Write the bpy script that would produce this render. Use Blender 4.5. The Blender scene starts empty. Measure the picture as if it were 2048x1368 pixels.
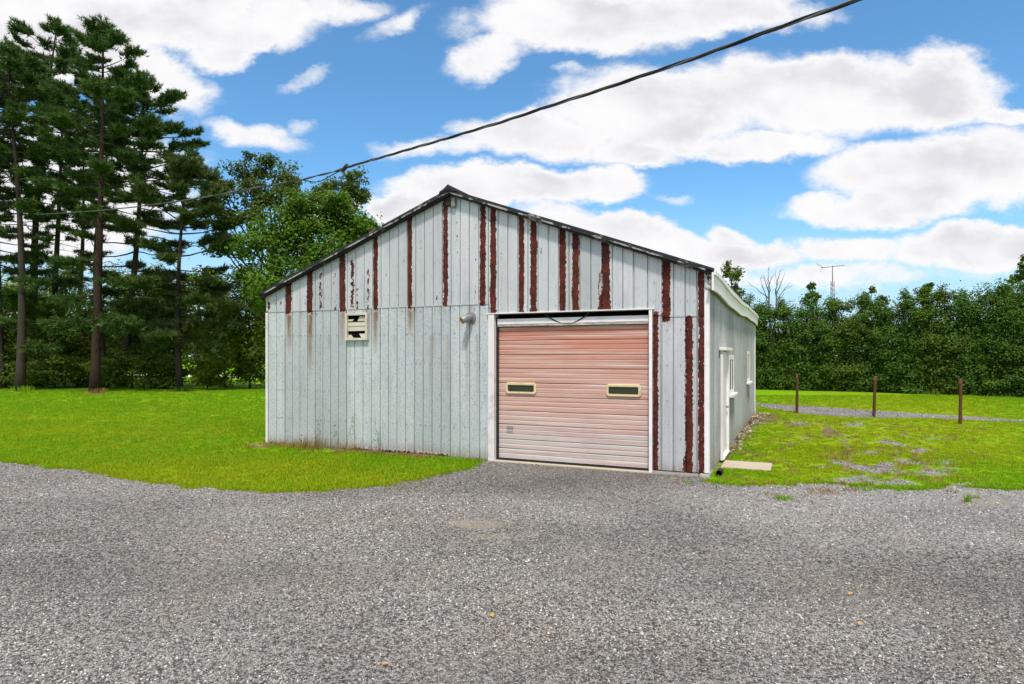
import bpy, bmesh, math, random
import numpy as np
from mathutils import Vector, Matrix

random.seed(7)
RNG = np.random.default_rng(11)
R = math.radians
sc = bpy.context.scene
COL = sc.collection

# ------------------------------------------------------------------ camera
EYE, FOC, HOR, CXP = 2.0, 1258.0, 712.0, 1024.0
cam = bpy.data.cameras.new('camera')
cam.sensor_width = 36.0
cam.lens = 36.0 * FOC / 2048.0
cam.shift_y = (HOR - 684.0) / 2048.0
cam.clip_start, cam.clip_end = 0.05, 6000.0
co = bpy.data.objects.new('camera', cam); COL.objects.link(co)
co.location = (0, 0, EYE); co.rotation_euler = (R(90), 0, 0)
sc.camera = co

# ------------------------------------------------------------------ node helper
class G:
    def __init__(s, tree): s.t = tree; s.t.nodes.clear()
    def n(s, typ, ins=None, **pr):
        nd = s.t.nodes.new(typ)
        for k, v in pr.items(): setattr(nd, k, v)
        for k, v in (ins or {}).items():
            sk = nd.inputs[k]
            if isinstance(v, bpy.types.NodeSocket): s.t.links.new(v, sk)
            else: sk.default_value = v
        return nd
    def m(s, op, a, b=0.0, c=0.0, clamp=False):
        nd = s.n('ShaderNodeMath', operation=op, use_clamp=clamp)
        for i, v in enumerate((a, b, c)):
            if isinstance(v, bpy.types.NodeSocket): s.t.links.new(v, nd.inputs[i])
            else: nd.inputs[i].default_value = v
        return nd.outputs[0]
    def vm(s, op, a, b=(0, 0, 0), out=0):
        nd = s.n('ShaderNodeVectorMath', operation=op)
        for i, v in enumerate((a, b)):
            if isinstance(v, bpy.types.NodeSocket): s.t.links.new(v, nd.inputs[i])
            elif op == 'SCALE' and i == 1: nd.inputs['Scale'].default_value = v
            else: nd.inputs[i].default_value = v
        return nd.outputs[out]
    def step(s, x, lo, hi, a=0.0, b=1.0):
        nd = s.n('ShaderNodeMapRange', interpolation_type='SMOOTHSTEP')
        for i, v in enumerate((x, lo, hi, a, b)):
            if isinstance(v, bpy.types.NodeSocket): s.t.links.new(v, nd.inputs[i])
            else: nd.inputs[i].default_value = v
        return nd.outputs[0]
    def mix(s, f, a, b, blend='MIX'):
        nd = s.n('ShaderNodeMix', data_type='RGBA', blend_type=blend)
        for k, v in ((0, f), (6, a), (7, b)):
            if isinstance(v, bpy.types.NodeSocket): s.t.links.new(v, nd.inputs[k])
            else: nd.inputs[k].default_value = (*v, 1) if k > 0 and len(v) == 3 else v
        return nd.outputs[2]
    def noise(s, vec, scale, det=4.0, rough=0.55, out=0, dist=0.0):
        nd = s.n('ShaderNodeTexNoise', {'Scale': scale, 'Detail': det, 'Roughness': rough, 'Distortion': dist})
        if vec is not None: s.t.links.new(vec, nd.inputs['Vector'])
        return nd.outputs[out]
    def attr(s, name): return s.n('ShaderNodeAttribute', attribute_name=name).outputs['Fac']
    def link(s, a, b): s.t.links.new(a, b)

# ------------------------------------------------------------------ world: sky with broken cumulus
SUN_AZ, SUN_EL = R(184), R(62)           # azimuth clockwise from +Y
w = bpy.data.worlds.new('World'); sc.world = w; w.use_nodes = True

def cloud_group():
    t = bpy.data.node_groups.new('cloud_density', 'ShaderNodeTree')
    t.interface.new_socket('P', in_out='INPUT', socket_type='NodeSocketVector')
    t.interface.new_socket('D', in_out='OUTPUT', socket_type='NodeSocketFloat')
    g = G(t)
    gi = g.n('NodeGroupInput'); go = g.n('NodeGroupOutput')
    p = gi.outputs[0]
    st = g.vm('MULTIPLY', p, (1.0, 1.5, 1.0))
    w1 = g.vm('SUBTRACT', g.noise(st, 5.0, 2.0, 0.6, 1), (0.5, 0.5, 0.5))
    w2 = g.vm('SUBTRACT', g.noise(st, 15.0, 4.0, 0.7, 1), (0.5, 0.5, 0.5))
    q = g.vm('ADD', p, g.vm('MULTIPLY', w1, (0.12, 0.07, 0)))
    q = g.vm('ADD', q, g.vm('MULTIPLY', w2, (0.055, 0.040, 0)))
    # cumulus banks: centre, half width, half height (picture units of the view towards +Y), tilt class, strength
    banks = [(60, 60, 300, 130, 0, 1), (330, 30, 260, 85, 0, 1), (470, 90, 110, 45, 1, .9), (570, 35, 110, 60, 0, .6), (300, 165, 130, 60, -1, .9), (110, 380, 330, 150, 0, .85),
             (660, 14, 120, 36, 0, .45), (790, 46, 120, 30, 1, .22), (615, 152, 80, 24, 1, .20), (500, 264, 145, 34, -1, .48), (600, 256, 65, 30, 0, .26),
             (1160, 45, 250, 72, 0, 1), (1420, 15, 240, 52, 0, .9), (985, 105, 120, 46, 1, .55), (1140, 150, 60, 18, 0, .22),
             (1330, 215, 250, 95, 0, 1), (1650, 185, 280, 100, 0, 1), (1870, 180, 150, 85, 0, 1), (1080, 265, 170, 60, 0, 1), (890, 296, 140, 32, 0, .45),
             (2010, 232, 90, 25, 0, .7), (1270, 300, 130, 30, 0, .8), (1500, 288, 190, 34, 0, .85), (1010, 372, 250, 42, 0, 1), (1190, 362, 110, 40, 0, .9), (1340, 393, 70, 18, 0, .22),
             (1830, 355, 210, 78, 0, 1), (1990, 330, 150, 90, 0, 1), (1760, 420, 190, 42, 0, .9),
             (1250, 470, 230, 45, -1, .9), (1480, 510, 150, 34, 0, .8), (1700, 508, 110, 30, 0, .7), (1950, 500, 190, 52, 0, 1), (1465, 475, 60, 28, -1, .7), (1650, 552, 420, 26, 0, .42),
             (800, 425, 90, 48, 0, .95), (640, 420, 90, 40, 0, .6)]
    tl = {0: 0.0, 1: R(20), -1: R(-14)}
    qs = {0: q}
    for k in (1, -1):
        c_, s_ = math.cos(tl[k]), math.sin(tl[k])
        a = g.vm('DOT_PRODUCT', q, (c_, s_, 0), out=1); b = g.vm('DOT_PRODUCT', q, (-s_, c_, 0), out=1)
        qs[k] = g.n('ShaderNodeCombineXYZ', {0: a, 1: b}).outputs[0]
    d = None
    for (cx, cy, rx, ry, k, s) in banks:
        X0, Y0 = (cx - CXP) / FOC, (HOR - cy) / FOC; c_, s_ = math.cos(tl[k]), math.sin(tl[k])
        X0, Y0 = X0 * c_ + Y0 * s_, -X0 * s_ + Y0 * c_
        kx, ky = FOC / rx, FOC / ry
        qi = qs[k]
        if d is not None:                 # keeps the evaluation in sequence
            nd = g.n('ShaderNodeVectorMath', operation='MULTIPLY_ADD'); g.link(d, nd.inputs[0]); nd.inputs[1].default_value = (1e-7,) * 3; g.link(qi, nd.inputs[2]); qi = nd.outputs[0]
        nd = g.n('ShaderNodeVectorMath', operation='MULTIPLY_ADD'); g.link(qi, nd.inputs[0]); nd.inputs[1].default_value = (kx, ky, 0); nd.inputs[2].default_value = (-X0 * kx, -Y0 * ky, 0)
        l2 = g.vm('DOT_PRODUCT', nd.outputs[0], nd.outputs[0], out=1)
        b = g.m('MULTIPLY_ADD', l2, -max(s, 0.7) * 1.0, s)
        d = b if d is None else g.m('SMOOTH_MAX', d, b, 0.12)
    f1 = g.m('SUBTRACT', g.noise(st, 7.0, 9.0, 0.66), 0.5)
    d = g.m('ADD', g.m('MAXIMUM', d, -1.0), g.m('MULTIPLY', f1, 1.6))
    g.link(d, go.inputs[0])
    return t

g = G(w.node_tree)
geo = g.n('ShaderNodeTexCoord').outputs['Generated']
sx = g.n('ShaderNodeSeparateXYZ', {0: geo})
X, Y, Z = sx.outputs
ya = g.m('MAXIMUM', g.m('ABSOLUTE', Y), 0.02)
u = g.m('DIVIDE', X, ya); v = g.m('DIVIDE', Z, ya)
pv = g.n('ShaderNodeCombineXYZ', {0: u, 1: v, 2: g.m('MULTIPLY', g.m('SIGN', Y), 3.0)}).outputs[0]
cgt = cloud_group()
def dens(vec):
    nd = g.n('ShaderNodeGroup'); nd.node_tree = cgt; g.link(vec, nd.inputs[0]); return nd.outputs[0]
flat = g.vm('MULTIPLY', pv, (1, 1, 0.0))
D0 = dens(flat)
# unseen rest of the dome: broken cloud thickened to whiten its light, laid flat
zz = g.m('ADD', g.m('MAXIMUM', Z, 0.0), 0.12)
pl = g.n('ShaderNodeCombineXYZ', {0: g.m('DIVIDE', X, zz), 1: g.m('DIVIDE', Y, zz), 2: 0.0}).outputs[0]
Dn = g.m('MULTIPLY', g.m('SUBTRACT', g.noise(pl, 1.1, 5.0, 0.62), 0.41), 3.2)
inview = g.m('MULTIPLY', g.m('MULTIPLY', g.step(g.m('ABSOLUTE', u), 1.15, 0.95), g.step(v, 0.80, 0.62)), g.step(Y, 0.05, 0.2))
D = g.m('ADD', g.m('MULTIPLY', D0, inview), g.m('MULTIPLY', Dn, g.m('SUBTRACT', 1.0, inview)))
mask = g.m('POWER', g.step(D, -0.28, 0.46), 1.35)
shn = g.noise(g.vm('MULTIPLY', flat, (1.0, 2.0, 1.0)), 5.0, 5.0, 0.5)
shf = g.noise(flat, 22.0, 4.0, 0.6)
shade = g.m('ADD', g.m('MULTIPLY', g.step(shn, 0.36, 0.68), g.step(D, 0.30, 0.9)), g.m('MULTIPLY', g.step(shf, 0.45, 0.75), 0.18), clamp=True)
sky = g.n('ShaderNodeTexSky', sky_type='NISHITA', sun_disc=False, sun_elevation=SUN_EL, sun_rotation=SUN_AZ, altitude=200.0, air_density=1.0, dust_density=0.6, ozone_density=2.2)
CLOUD = 5.4
blue = g.mix(1.0, sky.outputs[0], (0.60, 0.95, 1.08), 'MULTIPLY')
ccol = g.mix(shade, (CLOUD * 1.0, CLOUD * 0.99, CLOUD * 1.0), (CLOUD * 0.745, CLOUD * 0.735, CLOUD * 0.79))
low = g.step(v, 0.03, 0.28, 0.70, 0.0)
blue2 = g.mix(low, blue, (CLOUD * 0.62, CLOUD * 0.76, CLOUD * 0.90))
skyc = g.mix(mask, blue2, ccol)
bg = g.n('ShaderNodeBackground', {'Color': skyc, 'Strength': 0.12})
g.link(bg.outputs[0], g.n('ShaderNodeOutputWorld').inputs[0])
w.cycles.sampling_method = 'MANUAL'; w.cycles.sample_map_resolution = 512

# ------------------------------------------------------------------ sun (veiled by cloud) and exposure
sl = bpy.data.lights.new('sun', 'SUN'); sl.energy = 2.7; sl.angle = R(6); sl.color = (1.0, 0.93, 0.82)
so = bpy.data.objects.new('sun', sl); COL.objects.link(so)
sd = Vector((math.sin(SUN_AZ) * math.cos(SUN_EL), math.cos(SUN_AZ) * math.cos(SUN_EL), math.sin(SUN_EL)))
so.rotation_euler = sd.to_track_quat('Z', 'Y').to_euler(); so.location = sd * 60

vs = sc.view_settings
vs.view_transform = 'Standard'; vs.look = 'None'; vs.gamma = 1.0; vs.use_curve_mapping = False
vs.exposure = 0.62
sc.render.engine = 'CYCLES'
cy = sc.cycles
cy.use_denoising = True
try: cy.denoiser = 'OPENIMAGEDENOISE'
except Exception: pass
cy.max_bounces = 6; cy.diffuse_bounces = 3; cy.glossy_bounces = 2; cy.transmission_bounces = 4; cy.transparent_max_bounces = 6
cy.caustics_reflective = False; cy.caustics_refractive = False
cy.sample_clamp_indirect = 4.0

# ------------------------------------------------------------------ helpers
def gp(px, py):
    """ground point seen at a picture position"""
    y = EYE * FOC / (py - HOR); return ((px - CXP) / FOC * y, y)
def at(px, py, y): return ((px - CXP) / FOC * y, y, EYE + (HOR - py) / FOC * y)

def tag(o, label=None, cat=None, group=None, kind=None):
    if label: o['label'] = label
    if cat: o['category'] = cat
    if group: o['group'] = group
    if kind: o['kind'] = kind
    return o
def empty(name, loc=(0, 0, 0), rz=0.0):
    o = bpy.data.objects.new(name, None); COL.objects.link(o)
    o.location = loc; o.rotation_euler = (0, 0, rz); o.empty_display_size = 0.2; return o
def link(name, me, mat=None, parent=None, loc=None):
    o = bpy.data.objects.new(name, me); COL.objects.link(o)
    if mat is not None and not me.materials: me.materials.append(mat)
    if parent is not None: o.parent = parent
    if loc is not None: o.location = loc
    return o

class MB:
    """collects vertices and faces for one mesh object"""
    def __init__(s): s.v = []; s.f = {3: [], 4: []}; s.n = 0; s.at = {}; s.sm = {3: [], 4: []}
    def add(s, v, f, smooth=False, **attrs):
        v = np.asarray(v, float).reshape(-1, 3); f = np.asarray(f, int); k = f.shape[1]
        s.f[k].append(f + s.n); s.sm[k].append(np.full(len(f), smooth))
        for a in attrs: s.at.setdefault(a, [])
        for a in s.at:
            have = sum(len(x) for x in s.at[a])
            if have < s.n: s.at[a].append(np.zeros(s.n - have))
            s.at[a].append(np.broadcast_to(np.asarray(attrs.get(a, 0.0), float), (len(v),)))
        s.v.append(v); s.n += len(v); return s
    def box(s, x0, x1, y0, y1, z0, z1, M=None):
        v = np.array([(x, y, z) for z in (z0, z1) for y in (y0, y1) for x in (x0, x1)], float)
        if M is not None: v = v @ np.array(M.to_3x3()).T + np.array(M.translation)
        return s.add(v, [(0, 2, 3, 1), (4, 5, 7, 6), (0, 1, 5, 4), (1, 3, 7, 5), (3, 2, 6, 7), (2, 0, 4, 6)])
    def quadprism(s, poly, y0, y1, axis=1):
        n = len(poly)
        lo = [(p[0], y0, p[1]) for p in poly]; hi = [(p[0], y1, p[1]) for p in poly]
        s.add(lo + hi, [(i, (i + 1) % n, n + (i + 1) % n, n + i) for i in range(n)])
        for off, rev in ((0, False), (n, True)):
            idx = [off + i for i in range(n)]
            if n == 4: s.f[4].append(np.array([idx[::-1] if not rev else idx]) + s.n - 2 * n); s.sm[4].append(np.array([False]))
            else:
                for i in range(1, n - 1):
                    t = [idx[0], idx[i], idx[i + 1]]
                    s.f[3].append(np.array([t[::-1] if not rev else t]) + s.n - 2 * n); s.sm[3].append(np.array([False]))
        return s
    def tube(s, pts, rad, sides=8, cap=True, **attrs):
        P = np.asarray(pts, float); n = len(P); rad = np.broadcast_to(np.asarray(rad, float), (n,))
        T = np.gradient(P, axis=0); T /= np.linalg.norm(T, axis=1)[:, None] + 1e-9
        ref = np.array([0, 0, 1.0]) if abs(T[0][2]) < 0.9 else np.array([1.0, 0, 0])
        vs_ = []
        a = np.linspace(0, 2 * np.pi, sides, endpoint=False)
        for i in range(n):
            x = ref - T[i] * np.dot(ref, T[i]); x /= np.linalg.norm(x) + 1e-9; ref = x
            y = np.cross(T[i], x)
            vs_.append(P[i] + rad[i] * (np.cos(a)[:, None] * x + np.sin(a)[:, None] * y))
        V = np.concatenate(vs_)
        f = []
        for i in range(n - 1):
            for k in range(sides):
                k2 = (k + 1) % sides
                f.append((i * sides + k, i * sides + k2, (i + 1) * sides + k2, (i + 1) * sides + k))
        base = s.n
        s.add(V, f, True, **attrs)
        if cap:
            for o_, rev in ((0, True), ((n - 1) * sides, False)):
                for i in range(1, sides - 1):
                    t = [o_, o_ + i, o_ + i + 1]
                    s.f[3].append(np.array([t[::-1] if rev else t]) + base); s.sm[3].append(np.array([False]))
        return s
    def mesh(s, name):
        me = bpy.data.meshes.new(name)
        V = np.concatenate(s.v)
        t3 = np.concatenate(s.f[3]) if s.f[3] else np.zeros((0, 3), int)
        t4 = np.concatenate(s.f[4]) if s.f[4] else np.zeros((0, 4), int)
        sm = np.concatenate(s.sm[3] + s.sm[4])
        loops = np.concatenate([t3.ravel(), t4.ravel()]).astype(np.int32)
        cnt = np.concatenate([np.full(len(t3), 3), np.full(len(t4), 4)])
        st = np.concatenate([[0], np.cumsum(cnt)[:-1]]).astype(np.int32)
        me.vertices.add(len(V)); me.vertices.foreach_set('co', V.astype(np.float32).ravel())
        me.loops.add(len(loops)); me.loops.foreach_set('vertex_index', loops)
        me.polygons.add(len(cnt)); me.polygons.foreach_set('loop_start', st)
        me.update(calc_edges=True)
        me.polygons.foreach_set('use_smooth', sm)
        for a, L in s.at.items():
            arr = np.concatenate(L)
            if len(arr) < len(V): arr = np.concatenate([arr, np.zeros(len(V) - len(arr))])
            at_ = me.attributes.new(a, 'FLOAT', 'POINT'); at_.data.foreach_set('value', arr.astype(np.float32))
        me.validate(); return me
    def build(s, name, mat, parent=None, loc=None): return link(name, s.mesh(name), mat, parent, loc)

def bevel(o, wd=0.006, seg=2):
    m_ = o.modifiers.new('bevel', 'BEVEL'); m_.width = wd; m_.segments = seg; m_.limit_method = 'ANGLE'; return o

# value noise for fields that geometry and materials share
_perm = np.random.default_rng(3).random((256, 256))
def vnoise(x, y):
    x = np.asarray(x, float); y = np.asarray(y, float)
    xi = np.floor(x).astype(int); yi = np.floor(y).astype(int); fx = x - xi; fy = y - yi
    fx = fx * fx * (3 - 2 * fx); fy = fy * fy * (3 - 2 * fy)
    a = _perm[xi % 256, yi % 256]; b = _perm[(xi + 1) % 256, yi % 256]; c = _perm[xi % 256, (yi + 1) % 256]; d = _perm[(xi + 1) % 256, (yi + 1) % 256]
    return (a * (1 - fx) + b * fx) * (1 - fy) + (c * (1 - fx) + d * fx) * fy
def fbm(x, y, o=4):
    r = 0; am = 0.5
    for i in range(o): r = r + am * vnoise(x * 2 ** i + 17.3 * i, y * 2 ** i + 5.1 * i); am *= 0.5
    return r / (1 - 0.5 ** o)
def sstep(x, a, b):
    t = np.clip((np.asarray(x, float) - a) / (b - a), 0, 1); return t * t * (3 - 2 * t)

# ------------------------------------------------------------------ materials
def new_mat(name):
    m_ = bpy.data.materials.new(name); m_.use_nodes = True; return m_, G(m_.node_tree)
def out(g, sh, disp=None):
    o = g.n('ShaderNodeOutputMaterial'); g.link(sh, o.inputs[0])
def bsdf(g, col, rough=0.6, metal=0.0, spec=0.4, normal=None, **kw):
    ins = {'Base Color': col if isinstance(col, bpy.types.NodeSocket) else (*col, 1), 'Roughness': rough, 'Metallic': metal, 'Specular IOR Level': spec}
    ins.update(kw)
    b = g.n('ShaderNodeBsdfPrincipled', ins)
    if normal is not None: g.link(normal, b.inputs['Normal'])
    return b.outputs[0]
def bump(g, h, strength=0.3, dist=0.01):
    return g.n('ShaderNodeBump', {'Height': h, 'Strength': strength, 'Distance': dist}).outputs[0]
def simple(name, col, rough=0.6, metal=0.0, spec=0.4, var=0.12, scale=9.0, bmp=0.15, dirt=None, dirt_amt=0.5):
    m_, g = new_mat(name)
    tc = g.n('ShaderNodeTexCoord').outputs['Object']
    nz = g.noise(tc, scale, 6, 0.6)
    c = g.mix(nz, tuple(x * (1 - var) for x in col), tuple(min(1, x * (1 + var)) for x in col))
    if dirt:
        n2 = g.step(g.noise(tc, scale * 0.37, 7, 0.68, 0, 0.4), 0.5, 0.68)
        c = g.mix(g.m('MULTIPLY', n2, dirt_amt), c, dirt)
    out(g, bsdf(g, c, rough, metal, spec, bump(g, g.noise(tc, scale * 6, 4), bmp, 0.004))); return m_

M = {}
M['white'] = simple('white_paint', (0.82, 0.785, 0.80), 0.55, dirt=(0.45, 0.42, 0.36), dirt_amt=0.35, scale=5)
M['whitetrim'] = simple('white_trim', (0.72, 0.71, 0.70), 0.5, dirt=(0.42, 0.36, 0.28), dirt_amt=0.5, scale=6)
M['cream'] = simple('cream_plastic', (0.60, 0.56, 0.46), 0.5, dirt=(0.3, 0.2, 0.12), dirt_amt=0.4, scale=7)
M['window_cream'] = simple('window_cream', (0.68, 0.56, 0.33), 0.5, dirt=(0.4, 0.3, 0.18), dirt_amt=0.4, scale=12)
M['black'] = simple('black_rubber', (0.012, 0.012, 0.013), 0.6)
M['void'] = simple('dark_interior', (0.006, 0.006, 0.007), 0.9, spec=0.0)  # near-black colour stands in for the unlit inside
M['concrete'] = simple('concrete', (0.40, 0.37, 0.33), 0.9, spec=0.2, var=0.25, scale=6, bmp=0.5, dirt=(0.2, 0.18, 0.14), dirt_amt=0.5)
M['slab'] = simple('slab_concrete', (0.47, 0.40, 0.315), 0.9, spec=0.2, var=0.15, scale=3, bmp=0.4, dirt=(0.40, 0.33, 0.24), dirt_amt=0.5)
M['zinc'] = simple('zinc_pipe', (0.30, 0.30, 0.30), 0.45, metal=0.5, scale=20)
M['pipe_in'] = simple('rusty_pipe_inside', (0.36, 0.19, 0.07), 0.7, scale=20)
M['steelgrey'] = simple('grey_steel', (0.30, 0.31, 0.32), 0.45, metal=0.6, scale=30, dirt=(0.2, 0.12, 0.07))
M['postwood'] = simple('stained_wood', (0.105, 0.050, 0.026), 0.85, spec=0.15, var=0.4, scale=14, bmp=0.6)
M['antenna'] = simple('antenna_metal', (0.16, 0.16, 0.16), 0.5, metal=0.5)
M['wire'] = simple('black_wire', (0.018, 0.018, 0.02), 0.5, scale=4, dirt=(0.07, 0.07, 0.075))
M['barewire'] = simple('bare_wire', (0.16, 0.16, 0.165), 0.5, metal=0.3, scale=4)
M['soffit'] = simple('soffit_wood', (0.22, 0.21, 0.19), 0.8, var=0.3)

def glass_mat():
    m_, g = new_mat('dark_glass'); out(g, bsdf(g, (0.03, 0.035, 0.025), 0.12, 0, 0.6)); return m_
M['glass'] = glass_mat()

def roof_mat():
    m_, g = new_mat('weathered_black_roof')
    tc = g.n('ShaderNodeTexCoord').outputs['Object']
    a = g.step(g.noise(tc, 2.2, 8, 0.75), 0.56, 0.66)
    c = g.mix(a, (0.022, 0.022, 0.024), (0.30, 0.29, 0.28))
    out(g, bsdf(g, c, 0.75, 0, 0.3, bump(g, g.noise(tc, 40, 3), 0.3, 0.006))); return m_
M['roof'] = roof_mat()
def rake_mat():
    m_, g = new_mat('peeling_rake_edge')
    tc = g.n('ShaderNodeTexCoord').outputs['Object']
    a = g.step(g.noise(tc, 3.5, 8, 0.7), 0.47, 0.58)
    c = g.mix(a, (0.02, 0.02, 0.022), (0.36, 0.355, 0.35))
    out(g, bsdf(g, c, 0.7)); return m_
M['rake'] = rake_mat()

def siding_mat(name, c0, c1, spangle=0.5, blotch=0.3, runs=(14, 1, 0.8), run_amt=0.22):
    """galvanised steel: zinc spangle, chalking, rust where the mesh's own wear fields say"""
    m_, g = new_mat(name)
    tc = g.n('ShaderNodeTexCoord').outputs['Object']
    st = g.vm('MULTIPLY', tc, (1, 1, 0.35))
    big = g.noise(st, 1.6, 5, 0.6)
    vo = g.n('ShaderNodeTexVoronoi', {'Vector': tc, 'Scale': 70.0, 'Randomness': 1.0}).outputs['Color']
    sp = g.n('ShaderNodeSeparateColor', {0: vo}).outputs[0]
    fine = g.noise(tc, 30, 4, 0.7)
    c = g.mix(g.step(big, 0.3, 0.7), c0, c1)
    oi = g.n('ShaderNodeObjectInfo').outputs['Random']
    c = g.mix(g.m('MULTIPLY', oi, 0.75), c, tuple(x * 0.74 for x in c0))
    mid_ = g.step(g.noise(g.vm('MULTIPLY', tc, (2.5, 1, 1.1)), 1.0, 6, 0.7), 0.48, 0.72)
    c = g.mix(g.m('MULTIPLY', mid_, 0.40), c, (c0[0] * 0.62, c0[1] * 0.64, c0[2] * 0.63))
    c = g.mix(g.m('MULTIPLY', g.step(sp, 0.30, 0.0), spangle), c, tuple(x * 0.52 for x in c0))
    c = g.mix(g.m('MULTIPLY', g.step(sp, 0.75, 1.0), spangle * 0.6), c, (0.70, 0.73, 0.75))
    c = g.mix(g.m('MULTIPLY', g.step(fine, 0.56, 0.75), blotch), c, tuple(x * 0.6 for x in c0))
    # vertical runs; on the side wall they also paint in the rib shading
    run = g.step(g.noise(g.vm('MULTIPLY', tc, runs), 1.0, 5, 0.65), 0.50, 0.72)
    c = g.mix(g.m('MULTIPLY', run, run_amt), c, tuple(x * 0.62 for x in c0))
    # grime splashed up from the soil, and dirt and rust runs
    stain = g.attr('stain')
    sn = g.noise(g.vm('MULTIPLY', tc, (26, 1, 2.0)), 1.0, 5, 0.7)
    c = g.mix(g.m('MULTIPLY', stain, g.step(sn, 0.28, 0.58), clamp=True), c, (0.22, 0.13, 0.07))
    # rust
    edge = g.m('ADD', g.m('MULTIPLY', g.m('SUBTRACT', g.noise(g.vm('MULTIPLY', tc, (1, 1, 0.45)), 8.0, 3, 0.5), 0.5), 0.05), g.m('MULTIPLY', g.m('SUBTRACT', g.noise(tc, 20.0, 6, 0.70), 0.53), 0.115))
    rf = g.m('ADD', g.attr('rust'), edge)
    rmask = g.step(rf, -0.0015, 0.0035)
    pale = g.step(rf, -0.020, -0.008)
    spots = g.step(g.m('ADD', g.noise(g.vm('MULTIPLY', tc, (1.25, 1, 0.7)), 15.0, 5, 0.6), g.m('MULTIPLY', g.attr('spots'), 0.34)), 0.80, 0.825)
    rm = g.m('MAXIMUM', rmask, spots)
    c = g.mix(g.m('MULTIPLY', pale, 0.55), c, (0.66, 0.63, 0.59))
    rn = g.noise(tc, 7.0, 7, 0.7)
    rc = g.mix(g.step(rn, 0.35, 0.7), (0.035, 0.0065, 0.005), (0.140, 0.022, 0.012))
    rc = g.mix(g.m('MULTIPLY', g.step(g.noise(tc, 21.0, 5, 0.7), 0.62, 0.8), 0.6), rc, (0.17, 0.045, 0.018))
    c = g.mix(rm, c, rc)
    rough = g.m('MULTIPLY_ADD', rm, 0.35, 0.50)
    met = g.m('MULTIPLY_ADD', rm, -0.25, 0.25)
    h = g.m('ADD', g.m('MULTIPLY', rm, 0.6), g.m('MULTIPLY', g.noise(tc, 60, 3), 0.3))
    hb = g.m('MULTIPLY', g.noise(st, 3.0, 2, 0.5), 4.0)
    nrm = bump(g, g.m('ADD', h, hb), 0.25, 0.003)
    out(g, bsdf(g, c, rough, met, 0.35, nrm)); return m_
M['siding_up'] = siding_mat('chalky_galvanised_steel', (0.54, 0.56, 0.59), (0.65, 0.665, 0.69), 0.25, 0.25, (20, 1, 0.5), 0.50)
M['siding_low'] = siding_mat('spangled_galvanised_steel', (0.56, 0.605, 0.635), (0.66, 0.70, 0.72), 0.75, 0.45, (16, 1, 0.35), 0.45)
M['siding_right'] = siding_mat('lavender_grey_steel', (0.52, 0.53, 0.565), (0.62, 0.63, 0.665), 0.3, 0.25, (18, 1, 0.4), 0.40)
M['siding_side'] = siding_mat('side_wall_steel', (0.36, 0.375, 0.385), (0.50, 0.51, 0.51), 0.3, 0.3, (1, 9, 0.25), 0.85)  # strong streaks put the ribs' light and dark lines into the colour

def door_mat():
    """salmon paint, chalked away towards the sill"""
    m_, g = new_mat('faded_salmon_paint')
    tc = g.n('ShaderNodeTexCoord').outputs['Object']
    z = g.n('ShaderNodeSeparateXYZ', {0: tc}).outputs[2]
    st = g.vm('MULTIPLY', tc, (0.35, 1, 3.0))
    nz = g.noise(st, 2.2, 6, 0.65)
    n2 = g.noise(g.vm('MULTIPLY', tc, (0.25, 1, 9.0)), 1.7, 4, 0.6)
    f = g.m('ADD', z, g.m('ADD', g.m('MULTIPLY', g.m('SUBTRACT', nz, 0.5), 1.3), g.m('MULTIPLY', g.m('SUBTRACT', n2, 0.5), 1.0)))
    c = g.mix(g.step(f, 1.25, 2.4), (0.61, 0.385, 0.325), (0.57, 0.225, 0.155))
    c = g.mix(g.step(f, 1.05, 0.25), c, (0.57, 0.53, 0.515))
    c = g.mix(g.m('MULTIPLY', g.step(n2, 0.45, 0.66), 0.75), c, (0.68, 0.57, 0.52))
    n4 = g.noise(g.vm('MULTIPLY', tc, (0.5, 1, 22.0)), 1.0, 3, 0.6)
    c = g.mix(g.m('MULTIPLY', g.step(n4, 0.47, 0.68), 0.65), c, (0.47, 0.235, 0.18))
    n5 = g.step(g.noise(tc, 1.3, 6, 0.7), 0.5, 0.75)
    c = g.mix(g.m('MULTIPLY', n5, 0.3), c, (0.40, 0.32, 0.29))
    sc_ = g.step(g.noise(g.vm('MULTIPLY', tc, (3, 1, 60)), 1.0, 4, 0.7), 0.64, 0.72)
    c = g.mix(g.m('MULTIPLY', sc_, 0.25), c, (0.5, 0.48, 0.46))
    d = g.step(g.noise(tc, 26.0, 5, 0.7), 0.66, 0.72)
    c = g.mix(g.m('MULTIPLY', d, 0.5), c, (0.36, 0.25, 0.2))
    out(g, bsdf(g, c, 0.5, 0.05, 0.4, bump(g, g.noise(tc, 50, 3), 0.15, 0.003))); return m_
M['door'] = door_mat()
def strip_mat():
    m_, g = new_mat('scuffed_metal_strip')
    tc = g.n('ShaderNodeTexCoord').outputs['Object']
    n_ = g.step(g.noise(g.vm('MULTIPLY', tc, (1, 1, 8)), 4.0, 6, 0.7), 0.4, 0.65)
    out(g, bsdf(g, g.mix(n_, (0.30, 0.25, 0.24), (0.58, 0.56, 0.55)), 0.5, 0.2)); return m_
M['strip'] = strip_mat()

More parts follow.
